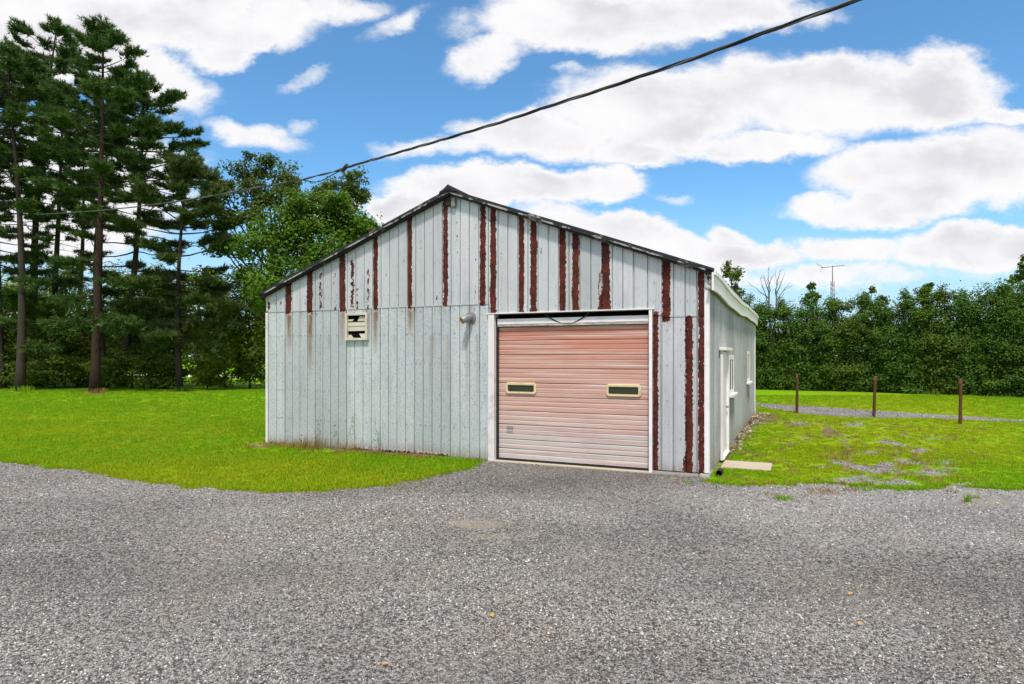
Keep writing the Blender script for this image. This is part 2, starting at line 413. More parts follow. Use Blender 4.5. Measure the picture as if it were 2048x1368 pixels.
def ground_mat():
    m_, g = new_mat('mown_lawn')
    tc = g.n('ShaderNodeTexCoord').outputs['Object']
    n1 = g.noise(tc, 0.55, 6, 0.6); n2 = g.noise(tc, 7.0, 6, 0.7); n3 = g.noise(tc, 45.0, 4, 0.7)
    c = g.mix(g.step(n1, 0.35, 0.65), (0.140, 0.315, 0.003), (0.190, 0.350, 0.004))
    yel = g.attr('yellow')
    c = g.mix(g.m('MULTIPLY', yel, g.step(n2, 0.2, 0.8), clamp=True), c, (0.31, 0.37, 0.006))
    c = g.mix(g.m('MULTIPLY', g.step(n3, 0.45, 0.75), 0.30), c, (0.10, 0.22, 0.004))
    # bare stony and dirty patches
    bare = g.attr('bare')
    bm_ = g.step(g.m('ADD', bare, g.m('MULTIPLY', g.m('SUBTRACT', n2, 0.5), 0.9)), 0.45, 0.6)
    vo = g.n('ShaderNodeTexVoronoi', {'Vector': tc, 'Scale': 48.0})
    s_ = g.n('ShaderNodeSeparateColor', {0: vo.outputs['Color']}).outputs[0]
    gc = g.mix(s_, (0.10, 0.098, 0.105), (0.40, 0.39, 0.40))
    c = g.mix(bm_, c, gc)
    dirt = g.attr('dirt')
    dm = g.step(g.m('ADD', dirt, g.m('MULTIPLY', g.m('SUBTRACT', n2, 0.5), 0.8)), 0.42, 0.62)
    c = g.mix(dm, c, g.mix(n3, (0.10, 0.07, 0.04), (0.27, 0.20, 0.13)))
    h = g.m('ADD', n3, g.m('MULTIPLY', n2, 1.5))
    out(g, bsdf(g, c, 0.95, 0, 0.1, bump(g, h, 0.7, 0.03))); return m_
M['ground'] = ground_mat()

def gravel_mat():
    m_, g = new_mat('crushed_gravel')
    tc = g.n('ShaderNodeTexCoord').outputs['Object']
    wv = g.vm('ADD', tc, g.vm('MULTIPLY', g.noise(tc, 60, 2, 0.5, 1), (0.012, 0.012, 0.0)))
    v1 = g.n('ShaderNodeTexVoronoi', {'Vector': wv, 'Scale': 52.0})
    v2 = g.n('ShaderNodeTexVoronoi', {'Vector': wv, 'Scale': 120.0})
    s1 = g.n('ShaderNodeSeparateColor', {0: v1.outputs['Color']}).outputs[0]
    s2 = g.n('ShaderNodeSeparateColor', {0: v2.outputs['Color']}).outputs[1]
    k = g.m('ADD', g.m('MULTIPLY', s1, 0.6), g.m('MULTIPLY', s2, 0.4))
    c = g.mix(g.step(k, 0.2, 0.85), (0.050, 0.045, 0.042), (0.42, 0.395, 0.38))
    big = g.noise(tc, 0.45, 6, 0.6)
    c = g.mix(g.m('MULTIPLY', g.step(big, 0.45, 0.72), 0.45), c, (0.36, 0.335, 0.315))
    c = g.mix(g.m('MULTIPLY', g.step(big, 0.48, 0.28), 0.45), c, (0.080, 0.070, 0.066))
    pale = g.attr('pale'); dusty = g.attr('dusty')
    c = g.mix(g.m('MULTIPLY', g.attr('dark_tone'), 0.6, clamp=True), c, (0.06, 0.055, 0.053))
    c = g.mix(g.m('MULTIPLY', pale, 0.55, clamp=True), c, (0.40, 0.385, 0.38))
    n2 = g.noise(tc, 5.0, 6, 0.7)
    c = g.mix(g.m('MULTIPLY', g.step(g.m('ADD', dusty, g.m('MULTIPLY', g.m('SUBTRACT', n2, 0.5), 0.9)), 0.45, 0.75), 0.8), c, (0.31, 0.275, 0.225))
    h = g.m('ADD', g.m('MULTIPLY', v1.outputs['Distance'], -1.0), g.m('MULTIPLY', v2.outputs['Distance'], -0.5))
    out(g, bsdf(g, c, 0.9, 0, 0.25, bump(g, h, 0.9, 0.02))); return m_
M['gravel'] = gravel_mat()
def pebble_mat(name='crushed_stone', gain=1.0, warm=1.0):
    m_, g = new_mat(name)
    r_ = g.n('ShaderNodeObjectInfo').outputs['Random']
    rp = g.n('ShaderNodeValToRGB', {0: r_}); cr = rp.color_ramp
    cr.elements[0].color = (0.036, 0.034, 0.034, 1); cr.elements[1].color = (0.66, 0.64, 0.62, 1)
    for p, c in ((0.20, (0.105, 0.100, 0.097)), (0.48, (0.235, 0.225, 0.218)), (0.80, (0.385, 0.368, 0.357)), (0.90, (0.29, 0.235, 0.18)), (0.93, (0.48, 0.46, 0.445))):
        e = cr.elements.new(p); e.color = (*c, 1)
    tc = g.n('ShaderNodeTexCoord').outputs['Object']
    c = g.mix(g.m('MULTIPLY', g.noise(tc, 3.0, 4, 0.7), 0.4), rp.outputs[0], (0.15, 0.14, 0.132))
    c = g.mix(1.0, c, (gain * warm, gain * 1.02, gain * 1.01 / warm), 'MULTIPLY')
    out(g, bsdf(g, c, 0.85, 0, 0.3)); return m_
M['pebble'] = pebble_mat()
M['pebble_pale'] = pebble_mat('pale_crushed_stone', 1.32, 1.0)
M['pebble_dark'] = pebble_mat('dark_crushed_stone', 0.66, 1.01)
M['pebble_tan'] = pebble_mat('dusty_crushed_stone', 1.0, 1.12)

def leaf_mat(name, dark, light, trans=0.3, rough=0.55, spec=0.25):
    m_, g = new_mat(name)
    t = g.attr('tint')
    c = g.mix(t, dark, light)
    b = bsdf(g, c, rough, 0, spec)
    tr = g.n('ShaderNodeBsdfTranslucent', {'Color': g.mix(0.5, c, tuple(min(1, x * 1.5) for x in light))}).outputs[0]
    mx = g.n('ShaderNodeMixShader', {0: trans, 1: b, 2: tr}).outputs[0]
    out(g, mx); return m_
M['needle'] = leaf_mat('pine_needles', (0.018, 0.050, 0.011), (0.110, 0.195, 0.036), 0.15)
M['needle_dull'] = leaf_mat('dull_pine_needles', (0.026, 0.052, 0.013), (0.125, 0.180, 0.044), 0.2)  # duller green for two of the pines
M['maple'] = leaf_mat('maple_leaves', (0.035, 0.085, 0.006), (0.135, 0.250, 0.014), 0.3)
M['ash'] = leaf_mat('olive_leaves', (0.040, 0.075, 0.008), (0.135, 0.190, 0.026), 0.3)
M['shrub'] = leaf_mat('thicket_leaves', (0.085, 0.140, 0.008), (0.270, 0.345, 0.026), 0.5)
M['shrub_dark'] = leaf_mat('dark_thicket_leaves', (0.040, 0.082, 0.009), (0.150, 0.225, 0.024), 0.4)  # darker green leaf colour
M['hedge'] = leaf_mat('hedge_leaves', (0.026, 0.068, 0.006), (0.130, 0.225, 0.020), 0.2)
M['hedge2'] = leaf_mat('olive_hedge_leaves', (0.034, 0.068, 0.007), (0.150, 0.222, 0.022), 0.2)
M['hedge3'] = leaf_mat('deep_green_hedge_leaves', (0.020, 0.064, 0.007), (0.105, 0.212, 0.022), 0.2)
def blade_mat(name, stops):
    m_, g = new_mat(name)
    r_ = g.n('ShaderNodeObjectInfo').outputs['Random']
    t = g.attr('tip')
    rp = g.n('ShaderNodeValToRGB', {0: r_}); cr = rp.color_ramp
    cr.elements[0].color = (*stops[0], 1); cr.elements[1].color = (*stops[-1], 1)
    for i, s in enumerate(stops[1:-1]): e = cr.elements.new((i + 1) / (len(stops) - 1)); e.color = (*s, 1)
    c = rp.outputs[0]
    b = bsdf(g, c, 0.6, 0, 0.15)
    tr = g.n('ShaderNodeBsdfTranslucent', {'Color': c}).outputs[0]
    out(g, g.n('ShaderNodeMixShader', {0: 0.35, 1: b, 2: tr}).outputs[0]); return m_
M['blade'] = blade_mat('grass_blades', [(0.155, 0.340, 0.003), (0.175, 0.362, 0.003), (0.195, 0.375, 0.004), (0.225, 0.392, 0.005)])
M['blade_yellow'] = blade_mat('yellowing_grass_blades', [(0.25, 0.37, 0.004), (0.29, 0.385, 0.005), (0.33, 0.40, 0.006), (0.38, 0.37, 0.02)])
M['straw'] = blade_mat('dry_grass', [(0.30, 0.22, 0.06), (0.36, 0.20, 0.09), (0.24, 0.25, 0.04)])
M['litter'] = leaf_mat('dead_leaves', (0.12, 0.075, 0.045), (0.55, 0.47, 0.36), 0.1)
M['fallen'] = leaf_mat('orange_fallen_leaf', (0.55, 0.30, 0.05), (0.62, 0.40, 0.09), 0.2)
def bark_mat(name, a, b):
    m_, g = new_mat(name)
    tc = g.n('ShaderNodeTexCoord').outputs['Object']
    st = g.vm('MULTIPLY', tc, (1, 1, 0.25))
    n1 = g.noise(st, 14, 6, 0.7); n2 = g.noise(tc, 1.1, 4, 0.6)
    c = g.mix(g.m('ADD', g.m('MULTIPLY', n1, 0.7), g.m('MULTIPLY', n2, 0.4), clamp=True), a, b)
    out(g, bsdf(g, c, 0.95, 0, 0.15, bump(g, n1, 0.9, 0.05))); return m_
M['bark'] = bark_mat('pine_bark', (0.016, 0.013, 0.011), (0.088, 0.072, 0.062))
M['barkred'] = bark_mat('reddish_pine_bark', (0.014, 0.010, 0.008), (0.072, 0.045, 0.035))
M['barkgrey'] = bark_mat('grey_bark', (0.05, 0.045, 0.04), (0.24, 0.22, 0.20))
M['barkdark'] = bark_mat('dark_bark', (0.014, 0.012, 0.010), (0.065, 0.055, 0.045))

# ------------------------------------------------------------------ site plan
SHED_ROT = math.atan2(-0.412, 0.911)
CORNER = (3.218, 10.354)                 # front right corner of the shed
W, DEP = 9.63, 12.4
cr_, sr_ = math.cos(SHED_ROT), math.sin(SHED_ROT)
def to_shed(x, y):
    dx = np.asarray(x) - CORNER[0]; dy = np.asarray(y) - CORNER[1]
    return dx * cr_ + dy * sr_, -dx * sr_ + dy * cr_
def from_shed(lx, ly): return CORNER[0] + lx * cr_ - ly * sr_, CORNER[1] + lx * sr_ + ly * cr_
def in_shed(x, y, m_=0.0):
    a, b = to_shed(x, y); return (a > -W - m_) & (a < m_) & (b > -m_) & (b < DEP + m_)

edge_px = [(-900, 880), (-500, 893), (-250, 903), (0, 922), (70, 930), (140, 938), (250, 955), (330, 968), (420, 978), (520, 985), (640, 983), (670, 978), (740, 974), (800, 966), (850, 958), (900, 946), (940, 936), (956, 925)]
edge_r = [(1428, 962), (1480, 971), (1560, 972), (1640, 966), (1700, 971), (1800, 979), (1900, 975), (2048, 979), (2300, 984), (2800, 986)]
outline = [(-30, -14)] + [gp(*p) for p in edge_px] + [from_shed(-4.05, 0.16), from_shed(-0.02, 0.10)] + [gp(*p) for p in edge_r] + [(30, -14)]
def refine(poly, step=0.13, amp=0.22, fr=2.3):
    r_ = []
    n = len(poly)
    for i in range(n):
        a = np.array(poly[i]); b = np.array(poly[(i + 1) % n]); L = np.linalg.norm(b - a); k = max(1, int(L / step)) if (a[1] > 0 and b[1] > 0) else 1
        for j in range(k):
            p = a + (b - a) * j / k
            if p[1] > 0 and not in_shed(p[0], p[1], 0.12):
                nx, ny = -(b - a)[1] / L, (b - a)[0] / L
                d = (float(fbm(p[0] * fr, p[1] * fr, 3)) - 0.5) * 2 * amp + (float(vnoise(p[0] * 9, p[1] * 9)) - 0.5) * amp * 0.6
                p = p + np.array([nx, ny]) * d
            r_.append(tuple(p))
    return r_
drive_poly = refine(outline)
DP = np.array(drive_poly)
def in_poly(x, y, P):
    x = np.asarray(x, float); y = np.asarray(y, float); ins = np.zeros(x.shape, bool)
    x1, y1 = P[:, 0], P[:, 1]; x2, y2 = np.roll(x1, -1), np.roll(y1, -1)
    for a, b, c, d in zip(x1, y1, x2, y2):
        cond = ((b > y) != (d > y))
        if cond.any(): ins ^= cond & (x < (c - a) * (y - b) / ((d - b) + 1e-12) + a)
    return ins
lane_poly = refine([gp(1380, 799), gp(1510, 806), gp(1660, 815), gp(1850, 828), gp(2048, 840), gp(2400, 856), gp(2400, 862), gp(2048, 846), gp(1850, 836), gp(1760, 836), gp(1700, 835), gp(1600, 827), gp(1510, 813), gp(1380, 803)], 0.4, 0.25, 0.8)
LP = np.array(lane_poly)

def blobfield(x, y, blobs):
    f = np.zeros(np.shape(x))
    for (px, py, rx, ry, s) in blobs:
        u_ = CXP + FOC * x / np.maximum(y, 0.5); v_ = HOR + EYE * FOC / np.maximum(y, 0.5)
        f = np.maximum(f, s * (1 - np.clip(np.sqrt(((u_ - px) / rx) ** 2 + ((v_ - py) / ry) ** 2), 0, 1.6) * 0.7))
    return np.clip(f, 0, 1)
BARE = [(1710, 850, 50, 10, .9), (1600, 848, 60, 9, .75), (1810, 870, 70, 14, .6), (1840, 902, 40, 9, .75), (1770, 935, 40, 16, .95), (1860, 945, 90, 16, .95), (1700, 958, 70, 12, 1), (1630, 972, 110, 9, .9),
        (1800, 965, 120, 12, .9), (1930, 968, 80, 10, .9), (1890, 925, 60, 12, .7), (1640, 935, 30, 8, .7), (1740, 905, 60, 10, .7), (1600, 900, 50, 8, .5), (1690, 880, 40, 8, .6), (1560, 935, 40, 6, .5), (1960, 860, 60, 5, .5), (1870, 880, 60, 12, .55)]
TRACK = [((1650, 850), (1690, 880), (1700, 915), (1690, 950)), ((1850, 880), (1830, 905), (1860, 945), (1900, 970)), ((1760, 868), (1790, 895), (1800, 930), (1790, 965))]
DIRT = [(1655, 862, 16, 18, .9), (1530, 838, 45, 14, .9), (1600, 850, 70, 7, .7), (520, 893, 40, 6, .8), (1660, 915, 40, 20, .45), (690, 905, 120, 5, .6), (35, 782, 30, 5, .8), (190, 787, 30, 5, .8), (360, 782, 30, 4, .8), (1570, 880, 40, 8, .4)]
YEL = [(1790, 870, 330, 90, 1.3), (1640, 930, 190, 50, 1.2), (1600, 825, 200, 14, .9), (1990, 945, 120, 30, .1), (350, 950, 560, 45, 1.15), (250, 870, 700, 90, .55), (700, 965, 240, 34, .9), (300, 890, 300, 20, .35), (1500, 960, 90, 15, .7)]
def bare_f(x, y):
    f = blobfield(x, y, BARE) * (0.42 + 1.0 * fbm(x * 2.3, y * 2.3, 4))
    f = np.maximum(f, blobfield(x, y, [(1740, 925, 330, 75, 1.3)]) * np.clip((fbm(x * 1.6 + 5, y * 1.1, 5) - 0.54) * 4.5, 0, 0.8)); return np.where(y > 9, f, 0)
def dirt_f(x, y):
    f = blobfield(x, y, DIRT)
    f = np.maximum(f, blobfield(x, y, [(1680, 900, 300, 80, 1.3)]) * np.clip((fbm(x * 1.9 + 31, y * 1.4 + 8, 5) - 0.55) * 4.0, 0, 0.6))
    u_ = CXP + FOC * x / np.maximum(y, 0.5); v_ = HOR + EYE * FOC / np.maximum(y, 0.5)
    for tr_ in TRACK:
        tu = np.interp(v_, [p[1] for p in tr_], [p[0] for p in tr_]); f = np.maximum(f, np.where((v_ > tr_[0][1]) & (v_ < tr_[-1][1]), 0.62 * np.clip(1.2 - np.abs(u_ - tu) / 16, 0, 1), 0))
    a, b = to_shed(x, y)
    f = np.maximum(f, np.where((b > 0.5) & (b < DEP + 0.3) & (a > 0), 0.9 * (1 - np.clip(a / (0.10 + 0.018 * b), 0, 1.4) * 0.62), 0))
    f = np.maximum(f, np.where((a > -W - .3) & (a < -4.1) & (b < 0.05), 0.8 * (1 - np.clip(-b / 0.28, 0, 1.2)), 0))
    return np.clip(f, 0, 1) * (0.6 + 0.8 * fbm(x * 3, y * 3, 3))
def yellow_f(x, y): return np.clip(blobfield(x, y, YEL) * (0.5 + fbm(x * 0.8, y * 0.8, 4)), 0, 1)

# ------------------------------------------------------------------ ground sheet
def graded(a, b, st, far, n):
    core = np.arange(a, b + st / 2, st); k = np.linspace(0, 1, n + 1)[1:] ** 3
    return np.concatenate([(a - k * (far + a))[::-1] if a > -far else [], core, b + k * (far - b)])
gx = graded(-26, 24, 0.16, 2500, 16); gy = graded(7, 40, 0.16, 2500, 16)
GX, GY = np.meshgrid(gx, gy)
zx = np.zeros_like(GX)
nx_, ny_ = len(gx), len(gy)
idx = np.arange(nx_ * ny_).reshape(ny_, nx_)
F = np.stack([idx[:-1, :-1].ravel(), idx[:-1, 1:].ravel(), idx[1:, 1:].ravel(), idx[1:, :-1].ravel()], 1)
core = ((GX > -40) & (GX < 40) & (GY > 4) & (GY < 45)).ravel()
fx, fy = GX.ravel(), GY.ravel()
gb = np.where(core, bare_f(fx, fy), 0); gd = np.where(core, dirt_f(fx, fy), 0); gyl = np.where(core, yellow_f(fx, fy), 0.2)
b_ = MB(); b_.add(np.stack([fx, fy, zx.ravel()], 1), F, True, bare=gb, dirt=gd, yellow=gyl)
tag(b_.build('lawn_ground', M['ground']), 'wide mown green lawn surrounding the metal shed', 'lawn', kind='structure')

def sheet_from_poly(name, poly, z, mat, fields=None, cell=0.5):
    bm_ = bmesh.new()
    vs_ = [bm_.verts.new((p[0], p[1], z)) for p in poly]
    f = bm_.faces.new(vs_)
    if f.normal.z < 0: f.normal_flip()
    bmesh.ops.triangulate(bm_, faces=bm_.faces[:])
    if fields:
        ys = np.arange(3.0, 13.0, cell)
        for yv in ys: bmesh.ops.bisect_plane(bm_, geom=bm_.verts[:] + bm_.edges[:] + bm_.faces[:], plane_co=(0, yv, 0), plane_no=(0, 1, 0))
        for xv in np.arange(-12, 12.1, cell): bmesh.ops.bisect_plane(bm_, geom=bm_.verts[:] + bm_.edges[:] + bm_.faces[:], plane_co=(xv, 0, 0), plane_no=(1, 0, 0))
    bmesh.ops.recalc_face_normals(bm_, faces=bm_.faces[:])
    if sum(f.normal.z for f in bm_.faces) < 0: bmesh.ops.reverse_faces(bm_, faces=bm_.faces[:])
    me = bpy.data.meshes.new(name); bm_.to_mesh(me); bm_.free()
    if fields:
        c = np.zeros(len(me.vertices) * 3, np.float32); me.vertices.foreach_get('co', c); c = c.reshape(-1, 3)
        for k, fn in fields.items():
            a = me.attributes.new(k, 'FLOAT', 'POINT'); a.data.foreach_set('value', fn(c[:, 0], c[:, 1]).astype(np.float32))
    return link(name, me, mat)
PALE = [(1750, 1010, 420, 55, .8), (1500, 1005, 250, 35, .6), (1900, 1075, 260, 22, .9), (1250, 1010, 250, 40, .35), (200, 970, 300, 30, .4), (1700, 1045, 200, 25, .6)]
DUSTY = [(955, 1048, 75, 16, 1.0), (985, 1075, 50, 14, .95), (1040, 1020, 60, 8, .6), (1620, 1108, 40, 10, .9), (1980, 1003, 90, 14, .8), (785, 976, 45, 6, .7), (1150, 945, 180, 6, .5), (640, 1000, 60, 8, .3), (1130, 1135, 120, 14, .5), (1400, 975, 60, 10, .6)]
DARK_TONE = [(1150, 960, 240, 30, .8), (1800, 1180, 330, 60, .7), (300, 1180, 420, 60, .5), (1200, 1330, 500, 60, .45), (700, 1330, 300, 60, .4), (1000, 1140, 300, 30, .35), (200, 1340, 300, 40, .4), (1980, 1300, 160, 120, .6)]  # zones where the gravel is toned darker
def soft(bl): return lambda x, y: blobfield(x, y, bl) * (0.5 + fbm(x * 1.5, y * 1.5, 3)) * (y > 2)
tag(sheet_from_poly('gravel_driveway', drive_poly, 0.004, M['gravel'], {'pale': soft(PALE), 'dusty': soft(DUSTY), 'dark_tone': soft(DARK_TONE)}, 0.3),
    'grey crushed gravel yard in front of the shed', 'gravel yard', kind='structure')
tag(sheet_from_poly('gravel_lane', lane_poly, 0.004, M['gravel']), 'narrow gravel lane crossing the grass in front of the hedge', 'gravel lane', kind='structure')
rp_ = [(-140, 60), (160, 60), (160, 67), (-140, 67)]
M['farroad'] = simple('pale_road', (0.50, 0.49, 0.47), 0.9)
tag(sheet_from_poly('far_road', rp_, 0.004, M['farroad']), 'pale far road glimpsed behind the pine trunks', 'road', kind='structure')

# ------------------------------------------------------------------ the shed
shed = empty('metal_shed', (CORNER[0], CORNER[1], 0), SHED_ROT)
tag(shed, 'galvanised metal shed with rust-striped gable front and faded salmon overhead door', 'shed')
def sx_(px):                              # along the front wall (local x) for a picture column
    r_ = (px - CXP) / FOC
    return -((3.218 - 10.354 * r_) / (0.911 + 0.412 * r_))
def fz(px, py):                           # height on the front wall
    return EYE + (HOR - py) / FOC * (10.354 - 0.412 * sx_(px))
RIDGE_X, RIDGE_Z, EAVE_Z = -W / 2, 5.20, 3.42
def roof_z(x): return RIDGE_Z - (RIDGE_Z - EAVE_Z) * np.abs(np.asarray(x) - RIDGE_X) / (W / 2)

STR = []   # rust stripes: xc, half width, z0, z1
def stripe(px, wpx, y0, y1):
    a, b = sx_(px - wpx / 2), sx_(px + wpx / 2); c = (a + b) / 2
    STR.append((c, (b - a) / 2, fz(px, y1), fz(px, y0)))
SEAM = 2.99
for px, wpx in ((579, 12), (621, 12), (686.5, 12), (752.5, 9.5), (821, 10), (892.5, 10.5), (967, 12)): stripe(px, wpx, 300, 627 - (px - 540) * 0.045)
stripe(540, 5, 606, 618)
for px, wpx in ((987.5, 13), (1044, 11.5), (1068, 14), (1126, 14), (1152, 15), (1212, 18), (1333, 18), (1403, 14)): stripe(px, wpx, 300, 640)
stripe(1210, 26, 588, 622)
stripe(1311, 13, 630, 948); stripe(1378, 16.5, 637, 951); stripe(1403, 13, 600, 953)
stripe(1371, 9, 920, 949); stripe(604, 3, 870, 888)
SPOT = []  # local spot fields: xc, hw, z0, z1, strength
def spot(px, wpx, y0, y1, s): SPOT.append(((sx_(px - wpx / 2) + sx_(px + wpx / 2)) / 2, (sx_(px + wpx / 2) - sx_(px - wpx / 2)) / 2, fz(px, y1), fz(px, y0), s))
for a in ((552, 8, 595, 618, .75), (562, 8, 595, 612, .8), (643, 11, 545, 620, .95), (672, 10, 545, 622, .8), (706, 12, 520, 620, 1.05), (716, 7, 570, 620, .85), (738, 9, 520, 618, .9), (773, 8, 525, 615, .55), (612, 4, 590, 612, .9),
          (843, 6, 470, 595, .55), (809, 4, 470, 560, .45), (916, 6, 440, 560, .6), (952, 5, 450, 605, .65), (875, 5, 585, 608, .7), (1003, 6, 500, 540, .75), (1083, 5, 490, 525, .7), (1166, 8, 510, 555, .75), (1200, 10, 540, 615, .8),
          (1311, 20, 620, 948, .5), (1367, 10, 910, 948, .8), (1100, 300, 420, 610, .12), (760, 400, 440, 620, .14)): spot(*a)
RUN = []   # dirt and rust runs below the stripes: xc, hw, z top, length, strength
for px, l, s in ((579, 95, 1.9), (621, 150, 1.9), (685, 80, 1.3), (752, 95, 1.7), (821, 70, 1.3), (703, 40, .5), (735, 70, .9), (943, 60, .6), (1336, 16, 1.6), (604, 40, .5), (829, 40, .7)):
    RUN.append((sx_(px), 0.11, SEAM if px < 1300 else 2.66, l * 0.0107, s))

STR.append((sx_(825), 0.85, -0.3, 0.030)); STR.append((sx_(725), 0.35, -0.3, 0.020))
for px, l, s in ((659, 30, .5), (790, 40, .5), (868, 60, .5), (896, 200, .45), (935, 160, .5), (955, 180, .5), (862, 190, .4), (640, 200, .4), (700, 240, .35), (571, 250, .4)): RUN.append((sx_(px), 0.06, 2.4, l * 0.0107, s))
def wear(x, z):
    rust = np.full(x.shape, -0.2)
    for (c, hw, z0, z1) in STR: rust = np.maximum(rust, np.minimum(hw - np.abs(x - c), np.minimum(z - z0, z1 - z) * 0.5 + 0.02))
    sp = np.zeros(x.shape)
    for (c, hw, z0, z1, s) in SPOT:
        sp = np.maximum(sp, s * np.clip(1.25 - np.abs(x - c) / hw * 0.9, 0, 1) * ((z > z0) & (z < z1)))
    stn = 0.85 * np.clip(1 - z / 0.30, 0, 1) ** 1.5
    for (c, hw, zt, L, s) in RUN:
        d = (zt - z) / L
        stn = np.maximum(stn, s * np.clip(1 - np.abs(x - c) / hw, 0, 1) * np.where((d > 0) & (d < 1), (1 - d), 0))
    return rust, sp, stn

def profile(x0, x1, ribs, seam_l=True, seam_r=True):
    P = []
    pw = (x1 - x0) / ribs
    for k in range(ribs):
        a = x0 + k * pw; e = a + pw
        gl = 0.016 if (k == 0) else 0.009; gr = 0.011 if (k == ribs - 1) else 0.008
        P += [(a, 0.020), (a + gl, 0.020), (a + gl + 0.002, -0.018), (a + gl + 0.012, -0.018), (a + gl + 0.022, -0.010)]
        for fr in (0.36, 0.66):
            q = a + pw * fr; P += [(q - 0.008, -0.010), (q - 0.003, -0.0122), (q + 0.003, -0.0122), (q + 0.008, -0.010)]
        P += [(e - gr - 0.003, -0.010), (e - gr, 0.020)]
    P.append((x1, 0.020))
    r_ = [P[0]]
    for (a, b), (c, d) in zip(P[:-1], P[1:]):
        k = max(1, int((c - a) / 0.02))
        for j in range(1, k + 1): r_.append((a + (c - a) * j / k, b + (d - b) * j / k))
    return np.array(r_)

def siding(name, x0, x1, zb, zt, mat, ribs=4, yo=0.0, holes=None):
    P = profile(x0, x1, ribs)
    xs, ys = P[:, 0], P[:, 1]
    bot = np.full(len(xs), zb) if np.isscalar(zb) else zb(xs)
    top = np.full(len(xs), zt) if np.isscalar(zt) else zt(xs)
    nr = max(3, int((top.max() - bot.min()) / 0.07))
    t = np.linspace(0, 1, nr)[:, None]
    Zg = bot[None] * (1 - t) + top[None] * t
    Xg = np.broadcast_to(xs, Zg.shape); wob = (vnoise(Xg * 1.3 + 40, Zg * 0.9 + x0) - 0.5) * 0.008
    Yg = np.broadcast_to(ys, Zg.shape) + yo + wob
    Xg = Xg + (vnoise(Zg * 1.1 + x0 * 7, Zg * 0 + 3.0) - 0.5) * 0.006
    rust, sp, stn = wear(Xg, Zg)
    n = len(xs); ii = np.arange(n * nr).reshape(nr, n)
    Fc = np.stack([ii[:-1, :-1].ravel(), ii[:-1, 1:].ravel(), ii[1:, 1:].ravel(), ii[1:, :-1].ravel()], 1)
    mb = MB().add(np.stack([Xg.ravel(), Yg.ravel(), Zg.ravel()], 1), Fc, False, rust=rust.ravel(), spots=sp.ravel(), stain=stn.ravel())
    return mb.build(name, mat, shed)

DX0, DX1, DHEAD = -4.01, -0.90, 2.80      # outer edges of the overhead door trim
upper = [537, 572, 617, 680, 747, 816, 886, 959, 1037, 1118, 1205, 1268, 1325, 1394, 1416]
ux = [sx_(p) for p in upper]; ux[0] = -W + 0.03; ux[-1] = -0.01
for i in range(len(ux) - 1):
    a, b = ux[i], ux[i + 1]
    zb = SEAM if b <= sx_(960) + 0.02 else DHEAD
    if a > sx_(1260): zb = 2.66
    if i == 8 - 1: zb = lambda xs: np.where(xs < DX0 + 0.02, SEAM, DHEAD)
    if 1260 < upper[i] < 1320: zb = lambda xs: np.where(xs < DX1 + 0.01, DHEAD + 0.004, 2.70)
    wd = b - a
    siding('siding_sheet', a, b, zb, lambda xs: roof_z(xs) - 0.015, M['siding_up'], max(1, round(wd / 0.222)), -0.012)
lower = [537, 571, 631.5, 694, 761, 829.5, 901.5, 960, 979]
lx = [sx_(p) for p in lower]; lx[0] = -W + 0.03; lx[-1] = DX0
for i in range(len(lx) - 1):
    a, b = lx[i], lx[i + 1]
    siding('siding_sheet', a, b, lambda xs: 0.03 + 0.05 * (fbm(xs * 1.7, xs * 0 + 2.2, 3) - 0.5), SEAM + 0.04, M['siding_low'], max(1, round((b - a) / 0.222)))
rl = [1305, 1323, 1372, 1394, 1416]
rx = [sx_(p) for p in rl]; rx[0] = DX1; rx[-1] = -0.01
for i in range(len(rx) - 1):
    siding('siding_sheet', rx[i], rx[i + 1], 0.07, 2.74, M['siding_right'], max(1, round((rx[i + 1] - rx[i]) / 0.2)))
# near-black panels behind the sheets close the joints, standing in for the dark inside
def wall_back(name, poly, y0, y1): return MB().quadprism(poly, y0, y1).build(name, M['void'], shed)
wall_back('dark_backing', [(-W + .03, 0.02), (DX0, 0.02), (DX0, 3.2), (-W + .03, 3.2)], 0.025, 0.06)
wall_back('dark_backing', [(DX1, 0.06), (-.03, 0.06), (-.03, 3.2), (DX1, 3.2)], 0.025, 0.06)
wall_back('dark_backing', [(DX0, 2.82), (DX1, 2.82), (DX1, 3.2), (DX0, 3.2)], 0.025, 0.06)
wall_back('dark_backing', [(-W + .03, 3.2), (-.03, 3.2), (-.03, 3.35), (RIDGE_X, RIDGE_Z - 0.06), (-W + .03, 3.35)], 0.025, 0.06)

# screw heads in rows along the girts, too small to pick apart
mb = MB()
for zr in (0.62, 1.25, 1.85, 2.45, 2.92, 3.25, 3.85, 4.45):
    for i in range(0, 200):
        x = -W + 0.10 + i * 0.111
        if x > -0.05 or zr > roof_z(x) - 0.15: continue
        if DX0 - 0.05 < x < DX1 + 0.05 and zr < 2.9: continue
        if random.random() < 0.4: continue
        mb.box(x - .005, x + .005, -0.030, -0.012, zr - .005 + random.uniform(-.008, .008), zr + .007)
tag(mb.build('screw_heads', M['zinc'], shed), kind='stuff')

